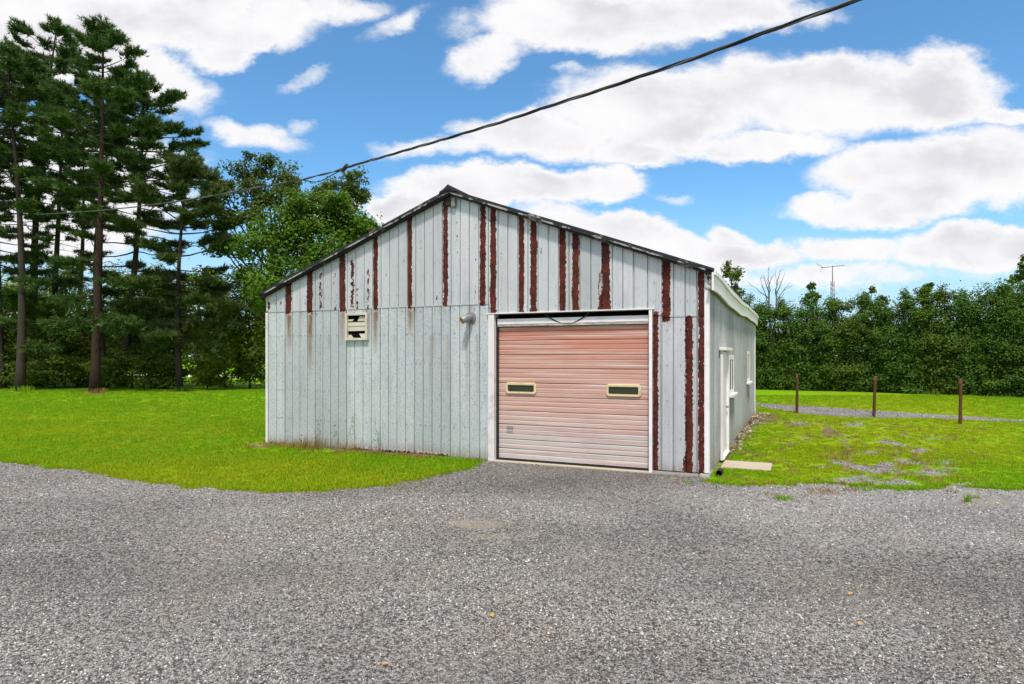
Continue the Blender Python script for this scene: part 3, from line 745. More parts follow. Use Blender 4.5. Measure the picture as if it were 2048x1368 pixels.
# right side wall
def side_sheet(y0, y1, zb, zt):
    ribs = 4; P = []
    pw = (y1 - y0) / ribs
    for k in range(ribs):
        a = y0 + k * pw
        P += [(a, 0.0), (a + 0.010, 0.0), (a + 0.026, 0.028), (a + 0.070, 0.028), (a + 0.088, 0.003)]
        if k == 0: P[-5:-4] = [(a, -0.012), (a + 0.004, -0.012)]
    P.append((y1 - 0.002, 0.0)); P = np.array(P)
    nr = 14; t = np.linspace(0, 1, nr)[:, None]
    Zg = np.broadcast_to(zb + (zt - zb) * t, (nr, len(P)))
    Yg = np.broadcast_to(P[:, 0], Zg.shape); Xg = np.broadcast_to(P[:, 1], Zg.shape) + (vnoise(Yg * 0.9, Zg * 1.1) - 0.5) * 0.012
    stn = 0.6 * np.clip(1 - Zg / 0.35, 0, 1)
    n = len(P); ii = np.arange(n * nr).reshape(nr, n)
    Fc = np.stack([ii[:-1, :-1].ravel(), ii[:-1, 1:].ravel(), ii[1:, 1:].ravel(), ii[1:, :-1].ravel()], 1)
    return MB().add(np.stack([Xg.ravel(), Yg.ravel(), Zg.ravel()], 1), Fc, False, rust=np.full(Xg.size, -.2), spots=np.zeros(Xg.size), stain=stn.ravel()).build('siding_sheet', M['siding_side'], shed)
ns = 14
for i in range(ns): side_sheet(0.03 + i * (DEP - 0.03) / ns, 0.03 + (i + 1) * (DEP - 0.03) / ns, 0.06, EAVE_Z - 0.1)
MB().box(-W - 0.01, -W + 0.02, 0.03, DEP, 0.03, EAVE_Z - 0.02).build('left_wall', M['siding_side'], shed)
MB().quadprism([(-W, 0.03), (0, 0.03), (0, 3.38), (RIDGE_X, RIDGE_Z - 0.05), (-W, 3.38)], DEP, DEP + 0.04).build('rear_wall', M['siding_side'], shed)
MB().box(-0.12, -0.03, 0.06, DEP - 0.02, 0.02, EAVE_Z - 0.15).build('dark_backing', M['void'], shed)

# foundation, footing, sill
bevel(MB().box(-0.13, 0.035, -0.05, 0.5, -0.12, 0.062).build('corner_footing', M['concrete'], shed), 0.03, 3)
MB().box(-0.06, 0.006, 0.5, DEP, -0.1, 0.052).build('foundation', M['concrete'], shed)
MB().box(DX1, -0.14, -0.02, 0.1, -0.1, 0.05).build('foundation', M['concrete'], shed)
MB().box(-W, DX0, 0.0, 0.1, -0.1, 0.025).build('foundation', M['concrete'], shed)

# corner trims
bevel(MB().box(-W - 0.035, -W + 0.03, -0.042, 0.05, 0.01, 2.98).build('corner_trim', M['whitetrim'], shed), 0.004)
bevel(MB().box(-0.045, 0.034, -0.04, 0.07, 0.075, 3.22).build('corner_trim', M['white'], shed), 0.004)
bevel(MB().box(-W - 0.02, -W + 0.03, -0.036, 0.05, 2.985, EAVE_Z - 0.03).build('corner_trim', M['siding_up'], shed), 0.004)
MB().box(0.0, 0.05, DEP - 0.05, DEP + 0.05, 0.06, 3.2).build('corner_trim', M['white'], shed)

# roof
OV = 0.16
def roof_slope(s):
    mb = MB(); x_e = RIDGE_X + s * (W / 2 + 0.12); z_e = EAVE_Z - 0.12 * (RIDGE_Z - EAVE_Z) / (W / 2)
    n = 26
    for k in range(n):                    # narrow ribbed strips running down the slope
        y0 = -OV + k * (DEP + 2 * OV) / n; y1 = y0 + (DEP + 2 * OV) / n
        for (a, b, h) in ((y0, y0 + 0.06, 0.045), (y0 + 0.06, y1, 0.024)):
            v = [(RIDGE_X, a, RIDGE_Z), (x_e, a, z_e), (x_e, b, z_e), (RIDGE_X, b, RIDGE_Z), (RIDGE_X, a, RIDGE_Z + h), (x_e, a, z_e + h), (x_e, b, z_e + h), (RIDGE_X, b, RIDGE_Z + h)]
            mb.add(v, [(0, 1, 2, 3), (4, 7, 6, 5), (0, 4, 5, 1), (2, 6, 7, 3), (1, 5, 6, 2)])
    mb.build('roof_slope', M['roof'], shed)
    # worn drip edge under the roofing at the gable, slightly uneven
    mb = MB(); N_ = 40; Vd = []
    for k in range(N_):
        a, b = k / N_, (k + 1) / N_
        j = 0.0; th = 0.022 + 0.016 * float(vnoise(k * 0.7, 3.3 + s))
        xa, xb = RIDGE_X + (x_e - RIDGE_X) * a, RIDGE_X + (x_e - RIDGE_X) * b
        za, zb = RIDGE_Z + (z_e - RIDGE_Z) * a - 0.006 + j, RIDGE_Z + (z_e - RIDGE_Z) * b - 0.006 + j
        Vd += [(xa, -OV - 0.004, za - th), (xa, -OV - 0.004, za), (xa, -OV + 0.012, za), (xa, -OV + 0.012, za - th)]
    n_ = len(Vd) // 4
    mb.add(Vd, [(i * 4 + k, i * 4 + (k + 1) % 4, i * 4 + 4 + (k + 1) % 4, i * 4 + 4 + k) for i in range(n_ - 1) for k in range(4)])
    mb.build('drip_edge', M['rake'], shed)
    MB().quadprism([(RIDGE_X, RIDGE_Z - 0.07), (x_e, z_e - 0.07), (x_e, z_e - 0.012), (RIDGE_X, RIDGE_Z - 0.012)], -OV + 0.03, -0.034).build('rake_board', M['roof'], shed)
roof_slope(-1); roof_slope(1)
MB().quadprism([(RIDGE_X - 0.20, RIDGE_Z - 0.035), (RIDGE_X, RIDGE_Z + 0.045), (RIDGE_X + 0.20, RIDGE_Z - 0.035), (RIDGE_X + 0.19, RIDGE_Z + 0.0), (RIDGE_X + 0.03, RIDGE_Z + 0.085), (RIDGE_X, RIDGE_Z + 0.125), (RIDGE_X - 0.03, RIDGE_Z + 0.085), (RIDGE_X - 0.19, RIDGE_Z + 0.0)], -OV - 0.02, DEP + OV).build('ridge_cap', M['roof'], shed)
bevel(MB().box(RIDGE_X + 0.02, RIDGE_X + 0.11, -0.10, -0.036, RIDGE_Z - 0.30, RIDGE_Z - 0.12).build('ridge_beam_end', M['soffit'], shed), 0.01)
bevel(MB().box(RIDGE_X - 0.10, RIDGE_X + 0.005, -0.10, -0.036, RIDGE_Z - 0.27, RIDGE_Z - 0.12).build('ridge_beam_end', M['barkdark'], shed), 0.01)

# eave fascia on the right, sagging a little
def sag(y): return -0.07 * math.sin(math.pi * min(1, max(0, y / 9.0))) ** 2 + 0.012 * math.sin(y * 1.9)
def run_board(name, x0, x1, z0, z1, mat, y0=-OV + 0.01, y1=DEP + 0.14, n=24):
    mb = MB(); ys = np.linspace(y0, y1, n); V = []
    for y in ys:
        s = sag(y); V += [(x0, y, z0 + s), (x1, y, z0 + s), (x1, y, z1 + s * 0.7), (x0, y, z1 + s * 0.7)]
    f = []
    for i in range(n - 1):
        for k in range(4): f.append((i * 4 + k, i * 4 + (k + 1) % 4, i * 4 + 4 + (k + 1) % 4, i * 4 + 4 + k))
    f += [(3, 2, 1, 0), tuple((n - 1) * 4 + k for k in range(4))]
    mb.add(V, f); return mb.build(name, mat, shed)
run_board('fascia', 0.085, 0.115, 3.07, 3.36, M['white'])
run_board('fascia_cap', 0.118, 0.145, 3.315, 3.385, M['white'])
run_board('soffit', 0.02, 0.083, 3.085, 3.11, M['soffit'])
MB().quadprism([(-0.035, 3.12), (0.083, 3.10), (0.083, 3.37), (-0.035, 3.40)], -0.06, -0.035).build('eave_end_panel', M['siding_up'], shed)
# ---- overhead door
OX0, OX1, OTOP = -3.885, -0.955, 2.755
MB().box(OX0 - 0.08, OX1 + 0.08, 0.20, 0.22, 0.0, 2.85).build('door_backing', M['void'], shed)
fr = MB().box(DX0, OX0, -0.05, 0.025, 0.02, DHEAD - 0.01).build('door_jamb', M['whitetrim'], shed); bevel(fr, 0.004)
MB().box(OX0 - 0.04, OX0, 0.027, 0.16, 0.02, DHEAD - 0.01).build('door_jamb', M['whitetrim'], shed)
bevel(MB().box(OX1, DX1, -0.05, 0.10, 0.02, DHEAD - 0.01).build('door_jamb', M['white'], shed), 0.004)
bevel(MB().box(DX0 - 0.03, DX1 + 0.035, -0.058, 0.16, DHEAD - 0.008, DHEAD + 0.014).build('door_head_trim', M['whitetrim'], shed), 0.004)
bevel(MB().box(DX0, DX1, -0.07, 0.12, -0.06, 0.028).build('door_sill', M['slab'], shed), 0.008)
MB().box(OX0 + 0.001, OX0 + 0.045, 0.05, 0.075, 0.03, 2.74).build('gap_strip', M['black'], shed)  # black strip stands in for the shaded gap between jamb and door
MB().box(OX1 - 0.022, OX1 - 0.001, 0.05, 0.075, 0.03, 2.74).build('gap_strip', M['black'], shed)
MB().box(OX0 + 0.01, OX1 - 0.01, 0.04, 0.075, 0.030, 0.052).build('gap_strip', M['black'], shed)
bevel(MB().box(OX0 + 0.04, OX1 - 0.02, 0.020, 0.045, 2.60, 2.700).build('header_strip', M['white'], shed), 0.003)
bevel(MB().box(OX0 + 0.04, OX1 - 0.02, 0.024, 0.045, 2.555, 2.598).build('header_strip', M['strip'], shed), 0.003)
door = empty('overhead_door'); door.parent = shed
edges = [0.055, 0.432, 0.968, 1.497, 2.028, 2.552]
def door_section(z0, z1, first):
    h = z1 - z0; P = [(z0 + 0.000, 0.120), (z0 + 0.007, 0.120), (z0 + 0.008, 0.086)]
    nr = max(2, int(round(h / 0.088)))
    for k in range(nr):
        a = z0 + 0.008 + (h - 0.016) * k / nr; b = z0 + 0.008 + (h - 0.016) * (k + 1) / nr
        mid = (k == nr // 2)
        dy = 0.030 if mid else 0.011
        P += [(a + 0.001, 0.086 + (dy if k else 0)), (a + (0.013 if mid else 0.006), 0.086 + (dy if k else 0)), (a + (0.016 if mid else 0.012), 0.086), (b - 0.014, 0.083), (b - 0.003, 0.083 + 0.004)]
    P += [(z1 - 0.007, 0.086), (z1 - 0.006, 0.120), (z1, 0.120)]
    xs = np.linspace(OX0 + 0.042, OX1 - 0.022, 14)
    P = np.array(P); n = len(P)
    Zg = np.broadcast_to(P[:, 0][:, None], (n, len(xs))); Yg = np.broadcast_to(P[:, 1][:, None], Zg.shape) + (vnoise(np.broadcast_to(xs, Zg.shape) * 1.4, Zg * 3) - 0.5) * 0.006
    Zg = Zg + (vnoise(np.broadcast_to(xs, Zg.shape) * 0.8 + 9, Zg * 0 + z0) - 0.5) * 0.006
    ii = np.arange(n * len(xs)).reshape(n, len(xs))
    Fc = np.stack([ii[:-1, :-1].ravel(), ii[:-1, 1:].ravel(), ii[1:, 1:].ravel(), ii[1:, :-1].ravel()], 1)
    return MB().add(np.stack([np.broadcast_to(xs, Zg.shape).ravel(), Yg.ravel(), Zg.ravel()], 1), Fc).build('door_section', M['door'], door)
for i in range(5): door_section(edges[i], edges[i + 1], i == 0)
def rrect(x0, x1, z0, z1, r, n=5):
    p = []
    for cx, cz, a0 in ((x1 - r, z0 + r, -90), (x1 - r, z1 - r, 0), (x0 + r, z1 - r, 90), (x0 + r, z0 + r, 180)):
        for k in range(n + 1):
            a = R(a0 + 90 * k / n); p.append((cx + r * math.cos(a), cz + r * math.sin(a)))
    return p
def door_window(x0, x1, z0, z1):
    o_ = rrect(x0, x1, z0, z1, 0.05); i_ = rrect(x0 + .045, x1 - .045, z0 + .045, z1 - .045, 0.02)
    n = len(o_); V = []; yy = ((0.066, o_), (0.058, [(a + (c - a) * .25, b + (d - b) * .25) for (a, b), (c, d) in zip(o_, i_)]), (0.060, i_), (0.080, i_), (0.082, o_))
    for y, L in yy: V += [(a, y, b) for a, b in L]
    f = []
    for lo, hi in ((4, 0), (0, 1), (1, 2), (2, 3)):
        for k in range(n): f.append((lo * n + k, lo * n + (k + 1) % n, hi * n + (k + 1) % n, hi * n + k))
    wn = MB().add(V, f).build('door_window', M['window_cream'], door)
    MB().box(x0 + .04, x1 - .04, 0.0765, 0.079, z0 + .04, z1 - .04).build('pane', M['glass'], door)
door_window(-3.695, -3.07, 1.285, 1.50)
door_window(-1.735, -1.115, 1.285, 1.505)
hm = MB().box(-3.655, -3.555, 0.072, 0.082, 0.63, 0.672).tube([(-3.66, 0.075, 0.64), (-3.66, 0.045, 0.635), (-3.55, 0.045, 0.635), (-3.55, 0.075, 0.64)], 0.009, 6)
hm.build('lift_handle', M['steelgrey'], door)
pts = [(-2.87 + 0.84 * t, -0.005 + 0.04 * math.sin(math.pi * t), 2.765 - 0.175 * math.sin(math.pi * t) ** 0.9) for t in np.linspace(0, 1, 18)]
MB().tube(pts, 0.0125, 7).build('hanging_cable', M['black'], shed)  # black cable hanging in a loop below the head trim

# ---- louvred vent with broken blades
vx0, vx1, vz0, vz1 = -7.375, -6.805, 2.33, 2.905
vent = MB().box(vx0 + .03, vx1 - .03, -0.030, -0.026, vz0 + .03, vz1 - .03).build('vent', M['void'], shed)  # black sheet painted as the unlit opening behind the blades
bevel(MB().box(vx0, vx0 + .05, -0.085, -0.02, vz0, vz1).box(vx1 - .05, vx1, -0.085, -0.02, vz0, vz1).box(vx0 + .051, vx1 - .051, -0.083, -0.02, vz1 - .05, vz1).box(vx0 + .051, vx1 - .051, -0.083, -0.02, vz0, vz0 + .05).build('vent_frame', M['cream'], vent), 0.004)
def blade(poly, y0=-0.05, dy=0.012):
    MB().quadprism(poly, y0, y0 + dy).build('blade', M['cream'], vent)
a0, a1 = vx0 + .055, vx1 - .055
blade([(a0, 2.625), (a1, 2.63), (a1, 2.715), (a0, 2.71)]); blade([(a0, 2.525), (a1, 2.53), (a1, 2.618), (a0, 2.614)], -0.052)
blade([(a0 + .235, 2.735), (a1, 2.735), (a1, 2.82), (a0 + .30, 2.835)], -0.040, 0.006); blade([(a0, 2.735), (a0 + .10, 2.735), (a0 + .15, 2.775), (a0, 2.775)], -0.040, 0.006)
blade([(a0, 2.385), (a0 + .13, 2.385), (a0 + .07, 2.45), (a0, 2.45)], -0.040, 0.006); blade([(a0 + .34, 2.385), (a1, 2.385), (a1, 2.47), (a0 + .28, 2.47)], -0.040, 0.006)

# ---- exhaust elbow
ex, ez = -4.40, 2.735
mb = MB(); mb.tube([(ex, -0.022, ez), (ex, -0.036, ez)], 0.115, 20); mb.tube([(ex, -0.036, ez), (ex, -0.05, ez)], 0.085, 20)
fl = mb.build('exhaust_flange', M['zinc'], shed)
el = [np.array((ex, -0.04, ez)), np.array((ex, -0.09, ez))]
for t in np.linspace(0.15, 1, 6):
    d_ = np.array((0, -1.0, 0)) * (1 - t) + np.array((-0.48, -0.74, -0.47)) * t; el.append(el[-1] + d_ / np.linalg.norm(d_) * 0.026)
el.append(el[-1] + np.array((-0.48, -0.74, -0.47)) * 0.04)
pe = MB().tube(el, 0.068, 16, cap=False); pe.build('exhaust_elbow', M['zinc'], fl)
MB().tube([el[-1], tuple(np.array(el[-1]) + np.array((0.012, 0.0185, 0.012)))], 0.0640, 16, cap=True).build('exhaust_mouth', M['pipe_in'], fl)

# ---- side door and side windows
sdo = MB().box(0.0, 0.040, 1.60, 2.74, 0.05, 2.08).build('side_door', M['white'], shed); bevel(sdo, 0.004)
MB().box(0.041, 0.085, 1.56, 1.66, 0.05, 2.10).box(0.041, 0.085, 2.68, 2.78, 0.05, 2.10).build('door_frame', M['white'], sdo)
bevel(MB().box(0.02, 0.15, 1.52, 2.82, 2.102, 2.16).build('door_hood', M['white'], sdo), 0.01)
MB().tube([(0.04, 2.60, 0.98), (0.085, 2.60, 0.98)], 0.025, 10).build('door_knob', M['steelgrey'], sdo)
MB().box(0.02, 0.10, 1.6, 2.74, 0.053, 0.085).build('door_threshold', M['white'], sdo)
def side_window(y0, y1, z0, z1):
    wn = MB().box(0.012, 0.0335, y0 + .02, y1 - .02, z0 + .02, z1 - .02).build('side_window', M['glass'], shed)
    ym = (y0 + y1) / 2
    mb = MB().box(0.03, 0.044, y0, y0 + .10, z0, z1).box(0.03, 0.044, y1 - .12, y1, z0, z1).box(0.03, 0.043, y0 + .101, y1 - .121, z1 - .10, z1).box(0.03, 0.043, y0 + .101, y1 - .121, z0, z0 + .08).box(0.03, 0.040, ym - .07, ym + .07, z0 + .081, z1 - .081)
    bevel(mb.build('window_frame', M['white'], wn), 0.004)
    bevel(MB().box(0.02, 0.12, y0 - .06, y1 + .06, z0 - .06, z0 - .002).build('window_sill', M['white'], wn), 0.006)
side_window(3.30, 4.35, 1.18, 2.02)
side_window(8.55, 9.7, 1.24, 2.14)

# ------------------------------------------------------------------ slab, pipe stub by the corner
sl_ = bevel(MB().box(0.10, 0.93, 1.00, 1.76, -0.05, 0.03).build('concrete_step', M['slab']), 0.012)
sl_.location = (CORNER[0], CORNER[1], 0); sl_.rotation_euler = (0, 0, SHED_ROT)
tag(sl_, 'tan concrete step slab in the grass outside the white side door', 'concrete slab')
px_, py_ = from_shed(0.16, 0.22)
pp = empty('drain_pipe', (px_, py_, 0), SHED_ROT)
a = np.linspace(0, 2 * np.pi, 16, endpoint=False); V = []
for r_, y in ((0.050, 0.20), (0.050, -0.03), (0.042, -0.03), (0.042, 0.18)): V += [(r_ * math.cos(t), y, 0.05 + r_ * math.sin(t)) for t in a]
MB().add(V, [(i * 16 + k, i * 16 + (k + 1) % 16, i * 16 + 16 + (k + 1) % 16, i * 16 + 16 + k) for i in range(3) for k in range(16)], True).build('pipe', M['black'], pp)
MB().tube([(0, 0.10, 0.05), (0, 0.11, 0.05)], 0.042, 14).build('pipe_inside', M['void'], pp)
tag(pp, 'short black drain pipe end lying by the shed corner footing', 'pipe')

# ------------------------------------------------------------------ fence posts
post_lab = ['brown wooden post nearest the shed, on the grass before the lane', 'middle brown wooden post of the three beyond the worn grass', 'rightmost brown wooden post, nearest the camera of the three']
for k, (px, pb, pt_) in enumerate(((1594, 827, 748), (1748, 834, 752), (1921, 849, 757))):
    x, y = gp(px, pb); h = (pb - pt_) / FOC * y
    mb = MB(); n = 9
    for i in range(n):
        z0, z1 = -0.2 + (h + 0.2) * i / n, -0.2 + (h + 0.2) * (i + 1) / n
        if i == 0: ring = []
    zs = np.linspace(-0.2, h, n); pp_ = [(0.012 * math.sin(z * 2.1 + k), 0.01 * math.cos(z * 1.7 + k), z) for z in zs]
    mb.tube(pp_, [0.047 + 0.004 * math.sin(z * 5 + k) for z in zs], 7)
    o = mb.build('wooden_post', M['postwood']); o.location = (x, y, 0); o.rotation_euler = (R(random.uniform(-1, 1)), R(random.uniform(-1, 1)), k)
    tag(o, post_lab[k], 'post', 'wooden posts along the lane')

# ------------------------------------------------------------------ overhead service cable
cab_px = [(1960, -92), (1850, -50), (1715, 0), (1600, 40), (1500, 76), (1350, 130), (1200, 180), (1100, 212), (1000, 245), (900, 275), (800, 304), (720, 327), (640, 351), (560, 368), (500, 378), (430, 391), (368, 401), (270, 414), (200, 421), (130, 426), (72, 429)]
CP = []
for px, py in cab_px:
    yy = 1.0 / (0.0256 + 1.163e-4 * px); CP.append(at(px, py, yy))
CP = np.array(CP)
def smooth_path(P, n):
    d = np.concatenate([[0], np.cumsum(np.linalg.norm(np.diff(P, axis=0), axis=1))]); t = np.linspace(0, d[-1], n)
    Q = np.stack([np.interp(t, d, P[:, k]) for k in range(3)], 1)
    for _ in range(6): Q[1:-1] = (Q[:-2] + 2 * Q[1:-1] + Q[2:]) / 4
    return Q, t
CQ, ct = smooth_path(CP, 900)
cable = empty('overhead_cable', tuple(CQ[-1]))
tag(cable, 'black twisted service cable sagging across the sky above the shed', 'cable')
T = np.gradient(CQ, axis=0); T /= np.linalg.norm(T, axis=1)[:, None]
S1 = np.cross(T, (0, 0, 1.0)); S1 /= np.linalg.norm(S1, axis=1)[:, None]; S2 = np.cross(S1, T)
def cable_len_at(px): return np.interp(px, CP_px[::-1], CP_t[::-1])
CP_px = np.array([p[0] for p in cab_px], float); dd = np.concatenate([[0], np.cumsum(np.linalg.norm(np.diff(CP, axis=0), axis=1))]); CP_t = dd
for k in range(3):
    ph = 2 * math.pi * k / 3; pitch = 1.15
    rr = 0.009 if k < 2 else 0.008
    ang = 2 * math.pi * ct / pitch + ph + 0.8 * np.sin(ct * 0.7)
    off = 0.0098 * (np.cos(ang)[:, None] * S1 + np.sin(ang)[:, None] * S2)
    Pk = CQ + off
    if k == 1:                            # one strand hangs loose for a stretch
        t0, t1 = cable_len_at(690), cable_len_at(600)
        u_ = np.clip((ct - t0) / (t1 - t0), 0, 1); Pk = Pk - np.array([0, 0, 0.085]) * (np.sin(np.pi * u_) ** 1.0)[:, None]
    MB().tube(Pk - CQ[-1], rr, 6).build('wire', M['wire'] if k < 2 else M['barewire'], cable)
mid = CQ[int(np.argmin(np.abs(ct - cable_len_at(690))))] - CQ[-1]
MB().tube([mid + np.array((-.05, .06, -.02)), mid, mid + np.array((.05, -.06, .02))], 0.032, 8).build('splice', M['wire'], cable)

# ------------------------------------------------------------------ foliage builders
def unit(v): return v / (np.linalg.norm(v, axis=-1, keepdims=True) + 1e-9)
def leaves(mb, C, nrm, size, rng, tint, aspect=0.62):
    """folded leaf blades: two triangles each"""
    n = len(C); nrm = unit(nrm); rv = unit(rng.normal(size=(n, 3)))
    a = unit(rv - nrm * np.sum(rv * nrm, 1, keepdims=True)); b = np.cross(nrm, a)
    s = np.broadcast_to(size, (n,))[:, None]
    fold = nrm * s * 0.16
    V = np.stack([C - a * s * 0.5, C + b * s * 0.5 * aspect + fold, C + a * s * 0.5, C - b * s * 0.5 * aspect + fold], 1).reshape(-1, 3)
    i = np.arange(n)[:, None] * 4
    F_ = np.concatenate([i + [[0, 1, 2]], i + [[0, 2, 3]]])
    mb.add(V, F_, False, tint=np.repeat(tint, 4))
def limb(mb, p0, p1, r0, r1, rng, n=5, wob=0.06, sides=5):
    t = np.linspace(0, 1, n)[:, None]; L = np.linalg.norm(np.array(p1) - np.array(p0))
    P = np.array(p0) * (1 - t) + np.array(p1) * t
    P[1:-1] += rng.normal(size=(n - 2, 3)) * L * wob
    mb.tube(P, np.linspace(r0, r1, n), sides, cap=False); return P

def pine(label, base, base_y, top, top_y, crown_y, spread_px, dens=1.0, seed=1, mat='needle', bark='bark', dist=None, dead=14, low=None, tr=None, top_open=0.2):
    rng = np.random.default_rng(seed)
    y = EYE * FOC / (base_y - HOR) if dist is None else dist
    bx = (base - CXP) / FOC * y; H = EYE + (HOR - top_y) / FOC * y; tx = (top - CXP) / FOC * y - bx
    z0 = EYE + (HOR - crown_y) / FOC * y; spread = spread_px / FOC * y
    o = empty('pine_tree', (bx, y, 0)); tag(o, label, 'tree', 'pines along the lawn edge')
    n = 16; t = np.linspace(0, 1, n)
    cv = rng.normal(0, 0.25, 2)
    TP = np.stack([tx * t ** 1.2 + cv[0] * np.sin(t * np.pi), cv[1] * np.sin(t * np.pi * 1.3) * 0.7, t * H], 1)
    r0 = tr or 0.0135 * H + 0.03
    TR = r0 * 0.74 * (1 - t) ** 1.0 + 0.03; TR[0] *= 1.35
    TP[0, 2] = -0.15
    MB().tube(TP, TR, 10).build('trunk', M[bark], o)
    def tpos(z):
        k = z / H; return np.array([np.interp(k, t, TP[:, 0]), np.interp(k, t, TP[:, 1]), z])
    br = MB(); nd = MB(); tuft_p = []; tuft_d = []
    def twig(p, d, L, k):
        for j in range(k):
            f = (j + 0.6 + rng.uniform(-.3, .3)) / k
            tuft_p.append(p + d * L * f + rng.normal(0, 0.05, 3)); tuft_d.append(d)
    z = z0
    while z < H - 0.3:
        fr = (z - z0) / (H - z0)          # 0 bottom of the crown .. 1 top
        prof = (0.42 + 0.58 * min(1, (1 - fr) / 0.42)) * (0.65 + 0.35 * min(1, fr / 0.18)) * (1 if fr < 0.93 else 0.55)
        nb = rng.integers(2, 5) if fr < 0.85 else rng.integers(3, 6)
        az0 = rng.uniform(0, 6.28)
        for b in range(nb):
            if rng.random() < (0.42 if fr < 0.45 else 0.10): continue
            az = az0 + 6.283 * b / nb + rng.normal(0, 0.35)
            L = spread * prof * rng.uniform(0.55, 1.15)
            if fr > 0.9: L *= 0.7
            up = -0.12 + 0.55 * fr ** 1.5 + rng.normal(0, 0.09)
            p0 = tpos(z); d = np.array([math.cos(az), math.sin(az), up]); d /= np.linalg.norm(d)
            m_ = 6; tt = np.linspace(0, 1, m_)[:, None]
            P = p0 + d * L * tt + np.array([0, 0, 1.0]) * (0.16 * L * (tt ** 2) - 0.10 * L * tt) + rng.normal(0, 0.03 * L, (m_, 3)) * tt
            br.tube(P, np.linspace(0.012 + 0.012 * L, 0.008, m_), 4, cap=False)
            nt = int((13.0 * L + 6) * dens)
            for q in range(nt):
                f = rng.uniform(0.38, 1.0) ** 0.6
                k = f * (m_ - 1); i = min(m_ - 2, int(k)); pp0 = P[i] + (P[i + 1] - P[i]) * (k - i)
                dd_ = unit(P[i + 1] - P[i]); side = unit(np.cross(dd_, (0, 0, 1.0))) * (1 if rng.random() < .5 else -1)
                td = unit(dd_ * rng.uniform(0.3, 1.0) + side * rng.uniform(0.2, 1.0) + np.array([0, 0, rng.uniform(-0.02, 0.30)]))
                TL = rng.uniform(0.40, 0.85) * (0.6 + 0.4 * min(1, L / 2)) * (1.15 - 0.4 * f)
                if q % 2 == 0: br.tube([pp0, pp0 + td * TL], [0.010, 0.005], 3, cap=False)
                twig(pp0, td, TL, max(2, int(TL / 0.13)))
        z += rng.uniform(0.30, 0.52) * (0.65 + 0.65 * (1 - fr))
    for q in range(6): twig(tpos(H) + np.array([0, 0, -0.5 + 0.12 * q]), unit(np.array([rng.normal(0, .35), rng.normal(0, .35), 1.0])), 0.4, 3)
    # long low boughs
    for (zpx, dx_px, droop) in (low or []):
        zz_ = EYE + (HOR - zpx) / FOC * y; L = abs(dx_px) / FOC * y
        p0 = tpos(zz_); d = unit(np.array([math.copysign(1, dx_px), rng.uniform(-0.55, -0.05), droop]))
        m_ = 7; tt = np.linspace(0, 1, m_)[:, None]
        P = p0 + d * L * tt + rng.normal(0, 0.03 * L, (m_, 3)) * tt
        bo = MB(); bo.tube(P, np.linspace(0.05, 0.012, m_), 5, cap=False)
        for q in range(int(46 * dens * L / 3)):
            f = rng.uniform(0.15, 1.0); k = f * (m_ - 1); i = min(m_ - 2, int(k)); pp0 = P[i] + (P[i + 1] - P[i]) * (k - i)
            td = unit(d * rng.uniform(0.2, 1) + rng.normal(0, 0.6, 3) * (1, 1, 0.35) + np.array([0, 0, -0.05]))
            TL = rng.uniform(0.5, 1.1)
            bo.tube([pp0, pp0 + td * TL], [0.012, 0.005], 3, cap=False)
            twig(pp0, td, TL, 7)
        bo.build('bough', M['barkdark'], o)
    # dead snags on the bare bole
    for q in range(dead):
        zz_ = rng.uniform(2.2, max(3, z0 + 1.0)); az = rng.uniform(0, 6.28); L = rng.uniform(0.6, 2.4)
        p0 = tpos(zz_); d = np.array([math.cos(az), math.sin(az), rng.uniform(-.15, .3)])
        P = limb(br, p0, p0 + d * L, 0.026, 0.007, rng, 5, 0.07, 4)
        for _ in range(3):
            i = rng.integers(1, 4); br.tube([P[i], P[i] + rng.normal(0, .28, 3)], [0.010, 0.004], 3, cap=False)
    tag(br.build('branches', M['barkdark'], o), kind='stuff')
    P = np.array(tuft_p); Dv = unit(np.array(tuft_d))
    K = 8; n = len(P); Pk = np.repeat(P, K, 0); Dk = np.repeat(Dv, K, 0)
    nd_ = unit(Dk * 0.75 + rng.normal(0, 0.55, (n * K, 3)) + np.array([0, 0, 0.42]))
    Ln = rng.uniform(0.19, 0.34, n * K)[:, None]; Wd = rng.uniform(0.034, 0.060, n * K)[:, None]
    sd_ = unit(np.cross(nd_, rng.normal(size=(n * K, 3))))
    V = np.stack([Pk - sd_ * Wd * .5, Pk + sd_ * Wd * .5, Pk + nd_ * Ln], 1).reshape(-1, 3)
    tn = np.clip(np.repeat(rng.beta(2, 2.4, n), K) + rng.normal(0, .12, n * K), 0, 1)
    nd.add(V, np.arange(n * K * 3).reshape(-1, 3), False, tint=np.repeat(tn, 3))
    nd.build('crown', M[mat], o)
    return n * K

